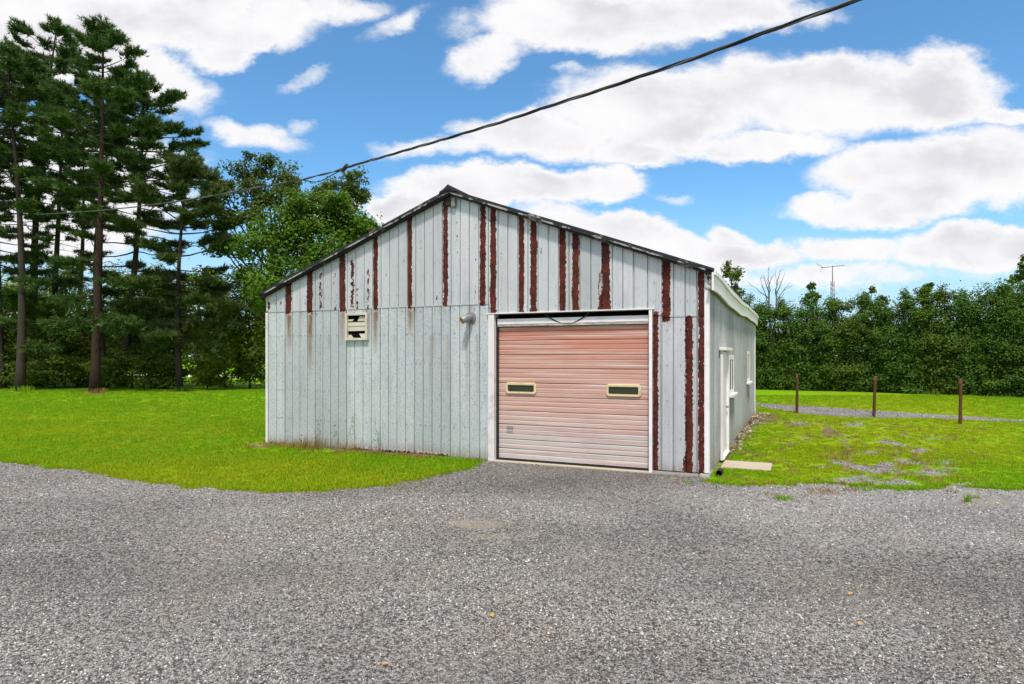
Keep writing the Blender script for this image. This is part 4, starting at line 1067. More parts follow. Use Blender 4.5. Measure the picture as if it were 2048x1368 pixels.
PINES = [
    ('tall leaning pine at the left picture edge, trunk rising from the lawn', 40, 782, 18, 100, 470, 92, 1.0, 21, 'needle', 'bark', None, 16, [(560, 60, -.12), (640, -60, -.15), (690, 55, -.1)]),
    ('tallest left pine with broad dark crown, behind the leaning pine', 72, 772, 110, 46, 430, 100, 1.15, 22, 'needle', 'barkred', None, 22, [(520, 70, -.1), (600, -70, -.15), (560, 60, -.1)]),
    ('slim pine with a bent lower trunk beside the tallest left pine', 97, 770, 128, 175, 480, 62, 0.9, 23, 'needle', 'bark', None, 18, [(470, -60, -.05), (560, 60, -.12), (640, 50, -.1)]),
    ('thin sparse pine between the left group and the pointed pine', 143, 766, 168, 270, 560, 48, 0.7, 24, 'needle_dull', 'barkdark', None, 14, [(430, 26, -.02)]),
    ('pointed tall pine with the thick bare trunk at the lawn edge', 190, 785, 207, 50, 480, 92, 1.15, 25, 'needle', 'barkred', None, 30, [(560, 70, -.12), (630, 90, -.2), (640, -80, -.1), (520, -80, -.1), (590, -70, -.14)]),
    ('second stem close behind the pointed tall pine', 212, 777, 232, 150, 440, 70, 0.9, 26, 'needle', 'bark', None, 14, None),
    ('pine with a small separate top, right of the pointed pine', 242, 775, 290, 158, 600, 118, 1.1, 27, 'needle', 'bark', None, 22, [(540, 120, -.15), (610, 110, -.22), (650, 90, -.1), (580, -70, -.1), (630, 60, -.08)]),
    ('dark bushy pine with low sweeping boughs, last pine before the maple', 359, 782, 378, 312, 690, 112, 1.35, 28, 'needle_dull', 'barkdark', None, 8, [(640, 110, -.1), (650, -130, -.06), (590, 120, -.18), (600, -110, -.12), (690, 80, -.05)]),
    ('pine cut off by the left picture edge with low needle pads', 2, 778, -12, 140, 640, 82, 1.0, 29, 'needle', 'bark', None, 10, [(520, 75, -.05), (610, 80, -.1)]),
]
NT = 0
for (lab, b, by, t, ty, cy_, sp, dn, sd, mt, bk, ds, dead, low) in PINES: NT += pine(lab, b, by, t, ty, cy_, sp, dn, sd, mt, bk, ds, dead, low)

def broadleaf(name, label, x, y, lumps, nleaf, size, mat, bark, tr, seed, group=None, cat='tree', fork=0.3, sub=9, flat=0.75, inner=0.15, limbs=True, gap=0.0):
    """lumps: (dx, dy, z, rx, ry, rz) volumes of foliage round the stem"""
    rng = np.random.default_rng(seed)
    o = empty(name, (x, y, 0)); tag(o, label, cat, group)
    Ls = np.array(lumps, float); Hh = (Ls[:, 2] + Ls[:, 5]).max()
    zf = fork * Hh
    tb = MB(); ctr = Ls[:, :2].mean(0) * 0.4
    n = 7; t = np.linspace(0, 1, n)
    zt = Hh * 0.8
    TP = np.stack([ctr[0] * t + rng.normal(0, .04, n) * t * Hh * .2, ctr[1] * t, -0.1 + t * (zt + .1)], 1)
    TR = tr * (1 - t * 0.85); TR[0] *= 1.3
    tb.tube(TP, TR, 8)
    tb.build('trunk', M[bark], o)
    br = MB(); lf = MB()
    vol = (Ls[:, 3] * Ls[:, 4] * Ls[:, 5]) ** (2 / 3.); cnt = np.maximum(40, (nleaf * vol / vol.sum())).astype(int)
    for L, c in zip(Ls, cnt):
        cen = L[:3]; rad = L[3:]
        z0 = min(zt * 0.95, max(zf * 0.7, cen[2] * 0.55)); k = z0 / zt
        p0 = np.array([np.interp(k, t, TP[:, 0]), np.interp(k, t, TP[:, 1]), z0])
        if limbs: limb(br, p0, cen, tr * 0.35, tr * 0.12, rng, 5, 0.05, 5)
        ns_ = sub; dirs = unit(rng.normal(size=(ns_, 3)) + np.array([0, 0, 0.25]))
        sc_ = cen + dirs * rad * rng.uniform(0.35, 0.98, (ns_, 1))
        if limbs:
            for q in sc_: br.tube([cen, (cen + q) / 2 + rng.normal(0, .08, 3), q], [tr * .12, tr * .07, 0.006], 4, cap=False)
        which = rng.integers(0, ns_, c); srad = rad * rng.uniform(0.26, 0.5, (ns_, 1))
        off = rng.normal(size=(c, 3)); rr = np.linalg.norm(off, axis=1, keepdims=True); off = off / rr * np.minimum(rr, 1.9) * 0.72
        C = sc_[which] + off * srad[which] * np.array([1.15, 1.15, flat])
        m_in = rng.random(c) < inner
        C[m_in] = cen + rng.normal(size=(m_in.sum(), 3)) * rad * 0.45
        C[:, 2] = np.maximum(C[:, 2], 0.05)
        nrm = unit(C - cen) * 0.55 + np.array([0, 0, 0.75]) + rng.normal(size=(c, 3)) * 0.55
        tint = np.clip(rng.beta(2.2, 2.2, c) * 0.75 + rng.uniform(0, .3, ns_)[which], 0, 1)
        leaves(lf, C, nrm, rng.uniform(0.65, 1.25, c) * size, rng, tint)
    if limbs: br.build('branches', M[bark], o)
    lf.build('crown', M[mat], o)
    return o
def lump_set(rng, n, env, r, hollow=0.5):
    """n foliage lumps spread through an envelope ellipsoid (cx, cy, cz, rx, ry, rz)"""
    c = np.array(env[:3]); e = np.array(env[3:]); L = []
    for i in range(n):
        d = unit(rng.normal(size=3)); p = c + d * e * rng.uniform(hollow, 1.0) ** (1 / 2.)
        k = rng.uniform(0.75, 1.25); L.append((*p, r[0] * k, r[1] * k, r[2] * k))
    return L

# broad maple beside the shed
rng = np.random.default_rng(5)
yM = 33.0
def mp(px, py, y): a = at(px, py, y); return a
xM, _, _ = mp(625, 700, yM)
LM = []
for (px, py, rpx) in ((640, 425, 70), (700, 455, 62), (570, 460, 62), (740, 455, 30), (530, 500, 48), (610, 500, 75), (680, 520, 70), (560, 560, 70), (640, 570, 70), (520, 585, 50), (715, 480, 45), (600, 420, 40), (680, 405, 34)):
    a = at(px, py, yM); r_ = rpx / FOC * yM * 0.86
    LM.append((a[0] - xM, rng.uniform(-1.0, 1.0), a[2], r_, r_, r_ * 0.82))
broadleaf('maple_tree', 'broad bright green maple rising behind the shed left roof slope', xM, yM, LM, 25000, 0.20, 'maple', 'barkdark', 0.28, 51, fork=0.28, sub=12)
# its tall neighbour with the open crown
yA = 37.0; xA = at(560, 700, yA)[0]; LA = []
for (px, py, rpx) in ((475, 335, 34), (520, 330, 38), (565, 345, 34), (450, 385, 34), (500, 385, 46), (560, 395, 42), (600, 400, 26), (455, 440, 42), (510, 445, 38), (570, 445, 30), (470, 500, 40), (430, 360, 16), (485, 305, 14), (590, 365, 20), (430, 480, 34), (480, 560, 42), (440, 570, 40)):
    a = at(px, py, yA); r_ = rpx / FOC * yA * 0.9
    LA.append((a[0] - xA, rng.uniform(-1.0, 1.0), a[2], r_, r_, r_ * 0.8))
broadleaf('ash_tree', 'tall olive green tree with open crown between dark pine and maple', xA, yA, LA, 11500, 0.21, 'ash', 'barkdark', 0.24, 52, fork=0.3, sub=10, inner=0.05)
yB = 39.0; xB = at(690, 700, yB)[0]; LB = []
for (px, py, rpx) in ((700, 375, 34), (720, 360, 20), (655, 375, 24), (690, 400, 34), (730, 395, 18), (640, 395, 24)):
    a = at(px, py, yB); r_ = rpx / FOC * yB * 0.95
    LB.append((a[0] - xB, rng.uniform(-.8, .8), a[2], r_, r_, r_ * 0.9))
broadleaf('ash_tree', 'open topped tree showing just above the bright maple crown', xB, yB, LB, 3200, 0.20, 'ash', 'barkdark', 0.2, 53, fork=0.4, sub=9, inner=0.05)

# thicket behind and between the pines
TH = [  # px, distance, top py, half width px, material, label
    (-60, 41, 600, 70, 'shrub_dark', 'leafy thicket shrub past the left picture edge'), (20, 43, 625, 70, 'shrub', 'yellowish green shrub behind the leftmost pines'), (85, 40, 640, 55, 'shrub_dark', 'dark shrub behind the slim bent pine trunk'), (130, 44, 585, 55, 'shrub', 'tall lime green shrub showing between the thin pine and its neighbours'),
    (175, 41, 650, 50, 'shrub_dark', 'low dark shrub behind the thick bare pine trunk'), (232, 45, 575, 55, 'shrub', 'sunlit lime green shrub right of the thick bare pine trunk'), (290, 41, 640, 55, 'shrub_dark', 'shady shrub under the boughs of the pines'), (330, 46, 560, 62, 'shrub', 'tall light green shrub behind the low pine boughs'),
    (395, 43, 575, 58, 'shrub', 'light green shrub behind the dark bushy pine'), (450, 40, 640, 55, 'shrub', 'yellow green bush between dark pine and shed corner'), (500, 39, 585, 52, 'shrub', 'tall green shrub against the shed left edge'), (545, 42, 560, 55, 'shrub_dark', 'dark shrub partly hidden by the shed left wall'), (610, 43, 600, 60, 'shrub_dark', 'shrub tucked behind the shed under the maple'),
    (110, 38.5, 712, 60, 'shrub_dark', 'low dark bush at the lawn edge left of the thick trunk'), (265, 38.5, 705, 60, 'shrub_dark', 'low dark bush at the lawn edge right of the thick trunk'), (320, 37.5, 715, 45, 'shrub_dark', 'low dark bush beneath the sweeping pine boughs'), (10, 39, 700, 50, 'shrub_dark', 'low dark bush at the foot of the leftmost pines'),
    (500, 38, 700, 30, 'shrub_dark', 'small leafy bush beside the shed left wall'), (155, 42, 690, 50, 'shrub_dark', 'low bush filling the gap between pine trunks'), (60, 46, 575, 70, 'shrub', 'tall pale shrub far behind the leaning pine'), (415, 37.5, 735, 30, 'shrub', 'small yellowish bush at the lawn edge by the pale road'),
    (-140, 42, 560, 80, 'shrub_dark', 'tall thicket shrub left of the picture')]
for i, (px, yy, ty, hw, mt, lab) in enumerate(TH):
    rg = np.random.default_rng(300 + i); Hs = EYE + (HOR - (ty - (45 if ty < 680 else 12))) / FOC * yy; r_ = hw * 1.12 / FOC * yy
    x = at(px, 700, yy)[0]
    L = [(0, 0, Hs * 0.45, r_ * 0.8, r_ * 0.7, Hs * 0.38)] + lump_set(rg, 10, (0, 0, Hs * 0.5, r_ * 0.85, r_ * 0.7, Hs * 0.42), (r_ * 0.42, r_ * 0.42, Hs * 0.13))
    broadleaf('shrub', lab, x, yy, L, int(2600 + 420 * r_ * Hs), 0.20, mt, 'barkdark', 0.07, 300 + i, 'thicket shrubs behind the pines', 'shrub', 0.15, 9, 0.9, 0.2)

# far woods closing the horizon
rg = np.random.default_rng(77); mb = MB(); n = 26000
xx = rg.uniform(-210, 210, n); topz = 5.5 + 3.5 * fbm(xx * 0.09, xx * 0, 4)
zz_ = rg.uniform(0, 1, n) ** 0.8 * topz; yy_ = 115 + rg.normal(0, 3, n)
leaves(mb, np.stack([xx, yy_, zz_], 1), rg.normal(size=(n, 3)) * .6 + np.array([0, -.5, .6]), rg.uniform(0.7, 1.5, n), rg, rg.uniform(0, 1, n))
tag(mb.build('distant_woods', M['shrub_dark']), 'far belt of dark woods along the horizon', 'woods', kind='stuff')

# hedge row on the right
HD = [  # px, base py, top py, half width px
    (1440, 779, 610, 42), (1497, 779, 592, 40), (1530, 780, 606, 36), (1572, 781, 600, 34), (1612, 782, 585, 36), (1652, 783, 590, 34), (1690, 784, 596, 34), (1732, 785, 588, 36), (1772, 786, 612, 30), (1806, 788, 582, 36), (1846, 789, 578, 36),
    (1886, 791, 574, 36), (1926, 792, 578, 34), (1962, 793, 574, 34), (2000, 795, 568, 36), (2040, 796, 560, 40), (2095, 798, 560, 44), (2160, 800, 565, 50), (2240, 803, 560, 60)]
ordn = ['hidden partly by the shed rear corner', 'first clear of the shed rear corner', 'directly below the bare dead tree', 'just right of the bare dead tree', 'behind the post nearest the shed', 'directly below the antenna mast', 'just right of the antenna mast', 'behind the middle wooden post', 'shortest, in the dip right of the middle post',
        'with a rounded top right of the dip', 'halfway between the middle and right posts', 'a little left of the right post', 'directly behind the right wooden post', 'just right of the right wooden post', 'near the right picture edge', 'cut by the right picture edge', 'beyond the right picture edge', 'second beyond the right picture edge', 'farthest beyond the right picture edge']
for i, (px, pb, pt_, hw) in enumerate(HD):
    rg = np.random.default_rng(500 + i); x, y = gp(px, pb); Hs = EYE + (HOR - pt_) / FOC * y; r_ = hw / FOC * y
    y += 1.1; x = (px - CXP) / FOC * y
    L = []
    for k in range(7):
        z = Hs * (0.08 + 0.14 * k); ww = 1.0 if k < 5 else (0.8 if k == 5 else 0.5)
        L.append((rg.normal(0, .12), rg.normal(0, .15), min(z, Hs - 0.35), r_ * 1.15 * ww, 0.95 * ww, Hs * 0.11))
    L += lump_set(rg, 12, (0, -0.25, Hs * 0.5, r_ * 1.05, 0.95, Hs * 0.46), (r_ * 0.5, 0.5, 0.42))
    L.append((rg.normal(0, .2), 0, Hs - 0.3, r_ * 0.35, 0.4, 0.5))
    L += [(rg.normal(0, .3), rg.normal(-.2, .3), zz0, r_ * 0.9, 0.9, 0.45) for zz0 in (0.25, 0.5, 0.8, 1.2)]
    broadleaf('hedge_tree', 'dense green hedge tree ' + ordn[i], x, y, L, 15000, 0.118, ('hedge', 'hedge2', 'hedge3', 'hedge', 'hedge3')[i % 5], 'barkdark', 0.07, 500 + i, 'hedge row on the right', 'hedge', 0.1, 8, 0.9, 0.18)

# trees showing over the hedge
def over(label, px, ty, hwpx, y, n, seed, mat='ash', size=0.2, name='background_tree'):
    rg = np.random.default_rng(seed); H = EYE + (HOR - ty) / FOC * y; r_ = hwpx / FOC * y; x = at(px, 700, y)[0]
    L = lump_set(rg, 8, (0, 0, H - r_ * 1.5, r_ * 0.8, r_ * 0.8, r_ * 1.25), (r_ * 0.33,) * 3, 0.3)
    L.append((0, 0, H - r_ * 0.4, r_ * 0.2, r_ * 0.2, r_ * 0.3))
    broadleaf(name, label, x, y, L, n, size, mat, 'barkdark', 0.14, seed, 'trees standing behind the hedge', 'tree', 0.4, 10, 0.8, 0.04)
over('feathery tree peeking above the shed right eave', 1455, 520, 38, 36, 1500, 601)
over('small pointed tree top left of the antenna mast', 1625, 563, 17, 38, 500, 602)
over('loose bushy tree top right of the antenna mast', 1745, 566, 34, 40, 1500, 603)
over('tall tree rising at the right picture edge', 2050, 505, 62, 34, 4200, 604, 'hedge')
over('tree top standing over the hedge before the right post', 1862, 562, 20, 37, 700, 605, 'hedge2')

# bare dead tree
rg = np.random.default_rng(88); yD = 37.6; dx_, _, _ = at(1543, 700, yD)
dt = empty('dead_tree', (dx_, yD, 0)); tag(dt, 'leafless grey dead tree standing at the hedge near the shed', 'tree')
mb = MB(); HT = EYE + (HOR - 585) / FOC * yD
limb(mb, (0, 0, -.1), (-0.15, 0, HT), 0.085, 0.05, rg, 6, 0.01, 7); limb(mb, (0.1, 0, 2.0), (0.30, 0, HT - .1), 0.06, 0.04, rg, 5, 0.01, 6)
mb.build('trunk', M['barkgrey'], dt)
br = MB()
for (p0, px, py) in (((-.15, 0, HT), 1527, 552), ((-.15, 0, HT), 1540, 540), ((-.15, 0, HT - .4), 1508, 572), ((-.1, 0, HT - .7), 1513, 560), ((.3, 0, HT - .1), 1556, 545), ((.3, 0, HT - .1), 1566, 552), ((.3, 0, HT - .5), 1572, 575), ((.28, 0, HT - .8), 1567, 586), ((-.15, 0, HT), 1536, 556), ((.3, 0, HT - .3), 1549, 556)):
    q = np.array(at(px, py, yD)) - np.array((dx_, yD, 0)); q[1] = rg.normal(0, .5)
    P = limb(br, p0, q, 0.038, 0.008, rg, 6, 0.03, 5)
    for _ in range(4):
        i = rg.integers(2, 6); d = unit(P[i] - P[i - 2]) * 0.5 + rg.normal(0, .22, 3); br.tube([P[i], P[i] + d * rg.uniform(.4, 1.0)], [0.013, 0.005], 3, cap=False)
br.build('branches', M['barkgrey'], dt)

# antenna mast
yT = 42.0; x0, _, z1 = at(1665, 532, yT); am = empty('antenna_mast', (x0, yT, 0)); tag(am, 'television aerial on a lattice mast rising behind the hedge', 'antenna')
mb = MB(); zl = at(1665, 562, yT)[2]
for k in range(3):
    a_ = 2.094 * k; mb.tube([(0.14 * math.cos(a_), 0.14 * math.sin(a_), -.1), (0.11 * math.cos(a_), 0.11 * math.sin(a_), zl)], 0.024, 5)
z = 0.3; k = 0
while z < zl - 0.3:
    for j in range(3):
        a_, b_2 = 2.094 * j, 2.094 * (j + 1); p = (0.13 * math.cos(a_), 0.13 * math.sin(a_), z); q = (0.13 * math.cos(b_2), 0.13 * math.sin(b_2), z + 0.3); mb.tube([p, q], 0.012, 4)
    z += 0.3
mb.build('lattice_tower', M['antenna'], am)
MB().tube([(0, 0, zl - .3), (0, 0, z1 + .05)], 0.03, 6).build('mast_pole', M['antenna'], am)
bz = z1 - 0.02; MB().tube([(-0.75, 0, bz - .10), (0.80, 0, bz + .06)], 0.022, 5).build('boom', M['antenna'], am)
for k in range(9):
    x = -0.7 + k * 0.18; L = 0.75 - 0.05 * k
    MB().tube([(x - .15, -L * 0.8, bz - .1 + .107 * (x + .75) - .06), (x + .15, L * 0.8, bz - .1 + .107 * (x + .75) + .06)], 0.010, 4).build('element', M['antenna'], am)
for s in (-1, 1): MB().tube([(-0.62, 0, bz - .09), (-0.95, s * 0.25, bz - .09 + s * 0.30)], 0.013, 4).build('element', M['antenna'], am)

# ------------------------------------------------------------------ scattered stuff: instancing helper
def scatter(name, pts, rz, scl, idx_, meshes, label, cat, rx=None):
    srcs = bpy.data.collections.new(name + '_sources')
    for i, me in enumerate(meshes): srcs.objects.link(bpy.data.objects.new('%s_piece_%02d' % (name, i), me))
    me = bpy.data.meshes.new(name); n = len(pts); me.vertices.add(n); me.vertices.foreach_set('co', np.asarray(pts, np.float32).ravel())
    rot = np.zeros((n, 3), np.float32); rot[:, 2] = rz
    if rx is not None: rot[:, 0] = rx[0]; rot[:, 1] = rx[1]
    a = me.attributes.new('rot', 'FLOAT_VECTOR', 'POINT'); a.data.foreach_set('vector', rot.ravel())
    a = me.attributes.new('scl', 'FLOAT', 'POINT'); a.data.foreach_set('value', np.asarray(scl, np.float32))
    a = me.attributes.new('pick', 'INT', 'POINT'); a.data.foreach_set('value', np.asarray(idx_, np.int32))
    o = link(name, me)
    t = bpy.data.node_groups.new(name + '_nodes', 'GeometryNodeTree')
    t.interface.new_socket('Geometry', in_out='INPUT', socket_type='NodeSocketGeometry'); t.interface.new_socket('Geometry', in_out='OUTPUT', socket_type='NodeSocketGeometry')
    gi = t.nodes.new('NodeGroupInput'); go = t.nodes.new('NodeGroupOutput'); ip = t.nodes.new('GeometryNodeInstanceOnPoints'); ci = t.nodes.new('GeometryNodeCollectionInfo')
    ci.inputs['Collection'].default_value = srcs; ci.inputs['Separate Children'].default_value = True; ci.inputs['Reset Children'].default_value = True
    def na(nm, ty):
        nd = t.nodes.new('GeometryNodeInputNamedAttribute'); nd.data_type = ty; nd.inputs[0].default_value = nm; return nd.outputs[0]
    t.links.new(gi.outputs[0], ip.inputs['Points']); t.links.new(ci.outputs[0], ip.inputs['Instance']); ip.inputs['Pick Instance'].default_value = True
    t.links.new(na('pick', 'INT'), ip.inputs['Instance Index'])
    e2r = t.nodes.new('FunctionNodeEulerToRotation'); t.links.new(na('rot', 'FLOAT_VECTOR'), e2r.inputs[0]); t.links.new(e2r.outputs[0], ip.inputs['Rotation'])
    t.links.new(na('scl', 'FLOAT'), ip.inputs['Scale']); t.links.new(ip.outputs[0], go.inputs[0])
    m_ = o.modifiers.new('scatter', 'NODES'); m_.node_group = t
    tag(o, label, cat, kind='stuff'); return o

def pebble_mesh(seed, mat='pebble'):
    rg = np.random.default_rng(seed); bm_ = bmesh.new(); bmesh.ops.create_icosphere(bm_, subdivisions=1, radius=0.5)
    s = np.array([1.0, rg.uniform(.6, .95), rg.uniform(.40, .7)])
    for v in bm_.verts:
        k = rg.uniform(0.78, 1.15); v.co = Vector((v.co.x * s[0] * k, v.co.y * s[1] * k, v.co.z * s[2] * k))
    me = bpy.data.meshes.new('pebble_%d' % seed); bm_.to_mesh(me); bm_.free(); me.materials.append(M[mat]); return me
rg = np.random.default_rng(900); PT = []; SC = []
for (y0, y1, dens_, smin, smax) in ((2.6, 4.2, 2900, .009, .027), (4.2, 6.0, 2500, .010, .028), (6.0, 8.0, 1250, .014, .034), (8.0, 10.5, 700, .016, .036), (10.5, 12.6, 330, .018, .036)):
    hw = 0.83 * y1 + 1.4; n = int(dens_ * (y1 - y0) * 2 * hw)
    x = rg.uniform(-hw, hw, n); y = rg.uniform(y0, y1, n)
    k = in_poly(x, y, DP) & ~in_shed(x, y, 0.02); k &= rg.random(n) > 0.75 * np.clip(soft(DUSTY)(x, y) * 1.4, 0, 1)
    x, y = x[k], y[k]; s = smin + (smax - smin) * rg.beta(1.4, 3.2, len(x)); PT.append(np.stack([x, y, 0.004 + s * 0.12], 1)); SC.append(s)
# stray stones on the bare patches of the right hand grass
n = 26000; x = rg.uniform(2, 13, n); y = rg.uniform(9, 20, n); k = (bare_f(x, y) > 0.52) & ~in_poly(x, y, DP) & ~in_shed(x, y, .1)
x, y = x[k], y[k]; s = rg.uniform(.015, .04, len(x)); PT.append(np.stack([x, y, s * .1], 1)); SC.append(s)
n = 9000; x = rg.uniform(8, 22, n); y = rg.uniform(17, 28, n); k = in_poly(x, y, LP); x, y = x[k], y[k]; s = rg.uniform(.03, .06, len(x)); PT.append(np.stack([x, y, s * .1], 1)); SC.append(s)
# edge litter spilled along the right wall
n = 60; a_ = np.abs(rg.normal(0, .10, n)) + .05; b_ = rg.uniform(2.6, DEP, n); x, y = from_shed(a_, b_); s = rg.uniform(.02, .08, n); PT.append(np.stack([x, y, s * .12], 1)); SC.append(s)
PT = np.concatenate(PT); SC = np.concatenate(SC); n = len(PT)
print('stones', n, 'needles', NT)
zf_ = 0.5 + (fbm(PT[:, 0] * 0.42 + 3, PT[:, 1] * 0.85, 5) - 0.48) * 1.5 + 0.55 * soft(PALE)(PT[:, 0], PT[:, 1]) - 0.30 * blobfield(PT[:, 0], PT[:, 1], DARK_TONE)
p_pale = np.clip((zf_ - 0.50) * 3.2, 0, 0.85); p_dark = np.clip((0.50 - zf_) * 3.6, 0, 0.8); p_tan = np.clip(soft(DUSTY)(PT[:, 0], PT[:, 1]) * 1.2 + (fbm(PT[:, 0] * 1.2, PT[:, 1] * 1.2 + 9, 3) - 0.56) * 2.5, 0, .7)
r1, r2 = rg.random(n), rg.random(n)
pk = np.where(r2 < p_tan, 9, np.where(r1 < p_pale, 6, np.where(r1 > 1 - p_dark, 12, 0))) + rg.integers(0, 3, n) + np.where((r2 >= p_tan) & (r1 >= p_pale) & (r1 <= 1 - p_dark), rg.integers(0, 2, n) * 3, 0)
PM = ['pebble'] * 6 + ['pebble_pale'] * 3 + ['pebble_tan'] * 3 + ['pebble_dark'] * 3
scatter('gravel_stones', PT, rg.uniform(0, 6.28, n), SC, pk, [pebble_mesh(i, PM[i]) for i in range(15)], 'loose grey crushed stones covering the yard', 'gravel', (rg.normal(0, .35, n), rg.normal(0, .35, n)))

def tuft_mesh(seed, nb, h, rad, wd, mat):
    rg = np.random.default_rng(seed); V = []; Fq = []; tp = []
    for i in range(nb):
        a_ = rg.uniform(0, 6.28); r_ = rad * math.sqrt(rg.random()); p = np.array([r_ * math.cos(a_), r_ * math.sin(a_), -0.005])
        ln = rg.uniform(0.55, 1.1) * h; az = rg.uniform(0, 6.28); lean = rg.uniform(0.1, 0.75) * ln; d = np.array([math.cos(az) * lean, math.sin(az) * lean, ln * .9]); s = np.array([-math.sin(az), math.cos(az), 0]) * wd * .5
        m_ = p + d * 0.5 + np.array([0, 0, ln * .08]); b = len(V)
        V += [p - s, p + s, m_ + s * .8, m_ - s * .8, p + d]; Fq += [(b, b + 1, b + 2), (b, b + 2, b + 3), (b + 3, b + 2, b + 4)]
    me = MB().add(V, Fq, False).mesh('tuft_%d' % seed); me.materials.append(mat); return me
rg = np.random.default_rng(901); PT = []; SC = []
def grass_zone(x0, x1, y0, y1, dens_, smin, smax):
    n = int(dens_ * (x1 - x0) * (y1 - y0)); x = rg.uniform(x0, x1, n); y = rg.uniform(y0, y1, n)
    k = ~in_poly(x, y, DP) & ~in_poly(x, y, LP) & ~in_shed(x, y, 0.03) & (np.abs(x) < 0.86 * y + 1.5)
    k &= rg.random(n) > np.clip((bare_f(x, y) - 0.30) * 2.6, 0, 0.97); k &= rg.random(n) > np.clip((dirt_f(x, y) - 0.25) * 2.2, 0, 0.95)
    a_, b_ = to_shed(x, y); k &= ~((a_ > 0.06) & (a_ < 0.95) & (b_ > 0.98) & (b_ < 1.78))
    x, y = x[k], y[k]; s = rg.uniform(smin, smax, len(x)) * (0.7 + 0.6 * fbm(x * 1.1, y * 1.1, 3)); PT.append(np.stack([x, y, np.zeros(len(x))], 1)); SC.append(s)
grass_zone(-14, 0, 8.5, 13, 260, .8, 1.3); grass_zone(-22, -4, 13, 19, 130, .9, 1.5); grass_zone(-28, -6, 19, 27, 60, 1.0, 1.7); grass_zone(-34, -8, 27, 38, 22, 1.1, 2.0)
grass_zone(3, 13, 9, 14, 240, .5, 1.0); grass_zone(4, 18, 14, 22, 100, .6, 1.15); grass_zone(8, 28, 22, 32, 36, 1.0, 1.7)
# fringe that hangs over the gravel edge
ep = np.array([p for p in drive_poly if p[1] > 5 and not in_shed(p[0], p[1], .15)])
for _ in range(13):
    x = ep[:, 0] + rg.normal(0, .05, len(ep)); y = ep[:, 1] + np.abs(rg.normal(0, .06, len(ep))); k = (bare_f(x, y) < .5) & (np.abs(x) < 0.9 * y + 1); PT.append(np.stack([x[k], y[k], x[k] * 0], 1)); SC.append(rg.uniform(.7, 1.25, k.sum()))
PT = np.concatenate(PT); SC = np.concatenate(SC); n = len(PT); print('tufts', n)
a_, b_ = to_shed(PT[:, 0], PT[:, 1])
dry = np.where((b_ < 0) & (b_ > -0.42) & (a_ < -5.0) & (a_ > -W - .3), 0.75 * (1 + b_ / 0.42), 0) + np.clip(dirt_f(PT[:, 0], PT[:, 1]) - 0.18, 0, 1) * 0.9 + np.clip(bare_f(PT[:, 0], PT[:, 1]) - .15, 0, 1) * 0.35
pk = np.where(rg.random(n) < np.clip(yellow_f(PT[:, 0], PT[:, 1]) * 1.5 - 0.12, 0, 0.92), rg.integers(5, 9, n), rg.integers(0, 5, n))
pk = np.where(rg.random(n) < dry, rg.integers(9, 11, n), pk)
scatter('grass', PT, rg.uniform(0, 6.28, n), SC, pk, [tuft_mesh(i, 18, 0.050 if i < 9 else 0.085, 0.080, 0.010, M['blade' if i < 5 else ('blade_yellow' if i < 9 else 'straw')]) for i in range(11)], 'short mown green grass of the lawns', 'grass')

# ------------------------------------------------------------------ weeds, dry clumps, litter
def clump(name, label, x, y, nb, h, rad, mat, seed, group=None, wd=0.008):
    o = link(name, tuft_mesh(seed, nb, h, rad, wd, M[mat])); o.location = (x, y, 0); tag(o, label, 'weed', group); return o
wl = [(566, -0.14, 40, .20, .20, 'straw', 'small dry weed tuft near the shed left corner'), (600, -0.16, 60, .22, .28, 'straw', 'dry weed tuft under the second rust stripe'), (636, -0.17, 170, .36, .36, 'straw', 'largest dry weed clump at the front wall base'), (690, -0.14, 70, .22, .30, 'straw', 'dry weed tuft below the louvred vent'), (720, -0.15, 90, .25, .30, 'straw', 'dry weed tuft right of the vent at the wall base'),
      (760, -.12, 50, .17, .30, 'straw', 'sparse dry weeds at the middle of the front wall'), (840, -0.10, 60, .15, .4, 'straw', 'thin dry weeds below the rust stained wall foot'), (930, -0.15, 110, .10, .30, 'blade', 'green grass clump beside the overhead door jamb'), (885, -.16, 110, .10, .3, 'blade', 'green grass clump left of the door jamb clump')]
for i, (px, ly, nb, h, rad, mt, lab) in enumerate(wl):
    x, y = from_shed(sx_(px), ly - .05); clump('weed_clump', lab, x, y, nb, h, rad, mt, 700 + i, 'weeds along the front wall')
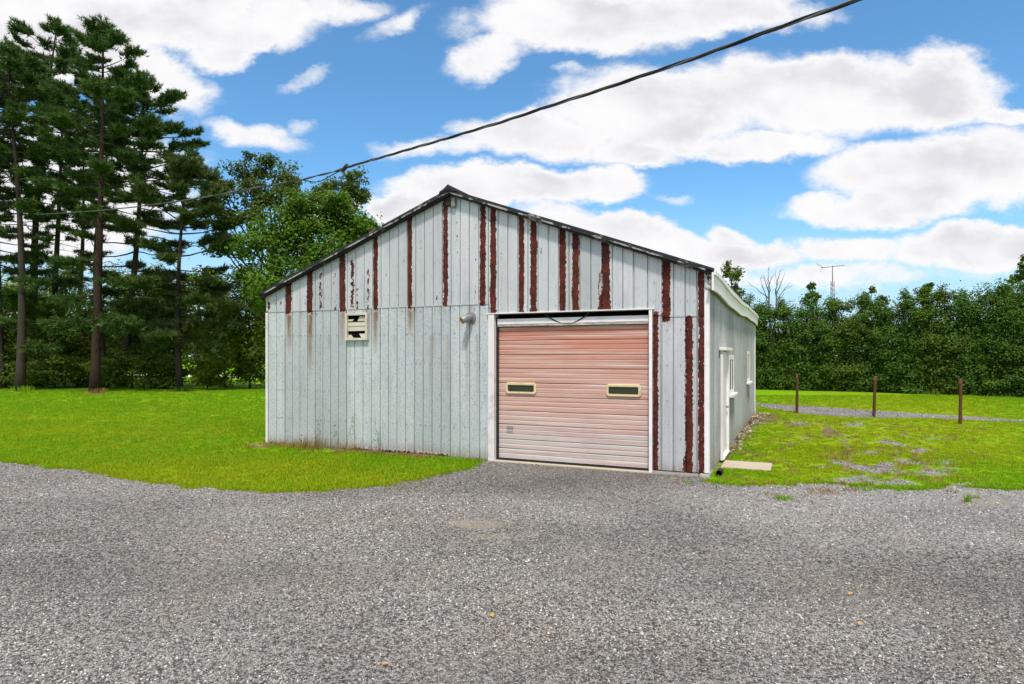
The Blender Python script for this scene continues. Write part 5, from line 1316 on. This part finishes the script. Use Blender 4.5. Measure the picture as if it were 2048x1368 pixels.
gl = [(196, 786, 120, .35, .45, 'straw', 'dry grass around the foot of the thick bare pine trunk'), (46, 783, 120, .40, .55, 'blade', 'long green grass around the foot of the leaning pine'), (362, 783, 90, .35, .5, 'blade', 'long green grass at the foot of the dark bushy pine'), (236, 778, 90, .4, .6, 'blade', 'long grass between the thick trunk and the dark bushy pine'), (1566, 999, 150, .07, .13, 'blade', 'flat green grass tuft alone in the gravel near the step slab'), (1542, 990, 40, .06, .10, 'straw', 'yellowed grass tuft touching the lone flat gravel tuft'), (1935, 1004, 40, .16, .05, 'blade', 'upright spiky green tuft alone in the gravel at right'), (1952, 997, 24, .09, .05, 'blade', 'tiny green tuft beside the spiky gravel tuft'),
      (1643, 985, 130, .08, .22, 'straw', 'orange dry grass patch at the gravel edge'), (1700, 982, 50, .08, .12, 'straw', 'dry grass patch right of the orange patch'), (1722, 978, 130, .10, .22, 'blade', 'green grass clump at the stony gravel edge'), (1905, 985, 24, .08, .08, 'straw', 'faint dry tuft left of the spiky gravel tuft'), (1520, 1003, 14, .05, .06, 'straw', 'faint dry sprig in the gravel near the shed corner'),
      (785, 977, 150, .045, .24, 'straw', 'orange dry grass patch at the lawn edge before the shed'), (828, 972, 60, .045, .14, 'straw', 'small dry grass patch beside the orange lawn edge patch'), (1376, 966, 30, .07, .10, 'blade', 'small green weed at the foot of the rusty right stripes'), (1800, 985, 20, .08, .1, 'blade', 'small green weeds scattered at the stony edge')]
for i, (px, py, nb, h, rad, mt, lab) in enumerate(gl):
    x, y = gp(px, py); clump('grass_tuft', lab, x, y, nb, h, rad, mt, 730 + i, 'tufts in and beside the gravel' if py > 900 else 'long grass at the pine trunks', .008 if py > 900 else .02)
def tall_weed(px, h, seed, lab):
    rg = np.random.default_rng(seed); x, y = from_shed(sx_(px), -0.13); o = empty('tall_weed', (x, y, 0), SHED_ROT); tag(o, lab, 'weed', 'tall weeds against the front wall')
    P = np.stack([np.linspace(0, rg.normal(0, .10), 7) + rg.normal(0, .012, 7), np.linspace(0, .06, 7), np.linspace(0, h, 7)], 1)
    st = MB().tube(P, np.linspace(.006, .002, 7), 5)
    lf = MB(); n = 12; k = rg.uniform(.25, 1, n); C = np.stack([np.interp(k, np.linspace(0, 1, 7), P[:, j]) for j in range(3)], 1) + rg.normal(0, .05, (n, 3)) * (1, .3, 1)
    C[:, 1] = np.minimum(C[:, 1], 0.08)
    leaves(lf, C, rg.normal(size=(n, 3)) + (0, -.5, .8), .06, rg, rg.uniform(0, 1, n), .3)
    st.build('stem', M['straw'], o); lf.build('leaves', M['shrub'], o)
tall_weed(640, .70, 1, 'tall thin weed climbing the wall left of the vent'); tall_weed(672, .62, 2, 'slender weed stem between the two tall wall weeds'); tall_weed(699, .85, 3, 'tallest green weed against the wall below the vent'); tall_weed(766, .42, 4, 'short thin weed against the wall right of the vent')
# dead leaves along the side wall
rg = np.random.default_rng(950); n = 380; b_ = 2.6 + (DEP - 2.4) * rg.random(n) ** 0.8; a_ = 0.04 + np.abs(rg.normal(0, 1, n)) * (.05 + .016 * b_); x, y = from_shed(a_, b_)
mb = MB(); leaves(mb, np.stack([x, y, rg.uniform(.01, .05, n)], 1), rg.normal(size=(n, 3)) * .5 + (0, 0, 1), rg.uniform(.06, .13, n), rg, rg.uniform(0, 1, n))
tag(mb.build('leaf_litter', M['litter']), 'brown dead leaves heaped along the side wall foot', 'leaf litter', kind='stuff')
for i, (px, py, lab) in enumerate(((770, 1336, 'orange fallen leaf on the gravel at the bottom of the picture'), (1700, 1193, 'orange fallen leaf on the right of the gravel yard'), (985, 1238, 'pale orange fallen leaf in the middle of the gravel'), (1720, 1255, 'tan fallen leaf on the gravel below the right orange leaf'))):
    x, y = gp(px, py); rg = np.random.default_rng(970 + i); mb = MB()
    a_ = np.linspace(0, 6.283, 11)[:-1]; r_ = np.array([.030, .014, .026, .013, .030, .013, .026, .014, .030, .010])
    V = [(0, 0, .012)] + [(r * math.cos(t), r * math.sin(t), rg.uniform(.004, .018)) for r, t in zip(r_, a_)]
    mb.add(V, [(0, k + 1, (k + 1) % 10 + 1) for k in range(10)], False, tint=np.full(11, .3 + .2 * i)); o = mb.build('fallen_leaf', M['fallen']); o.location = (x, y, .022)
    tag(o, lab, 'leaf', 'fallen leaves on the gravel')
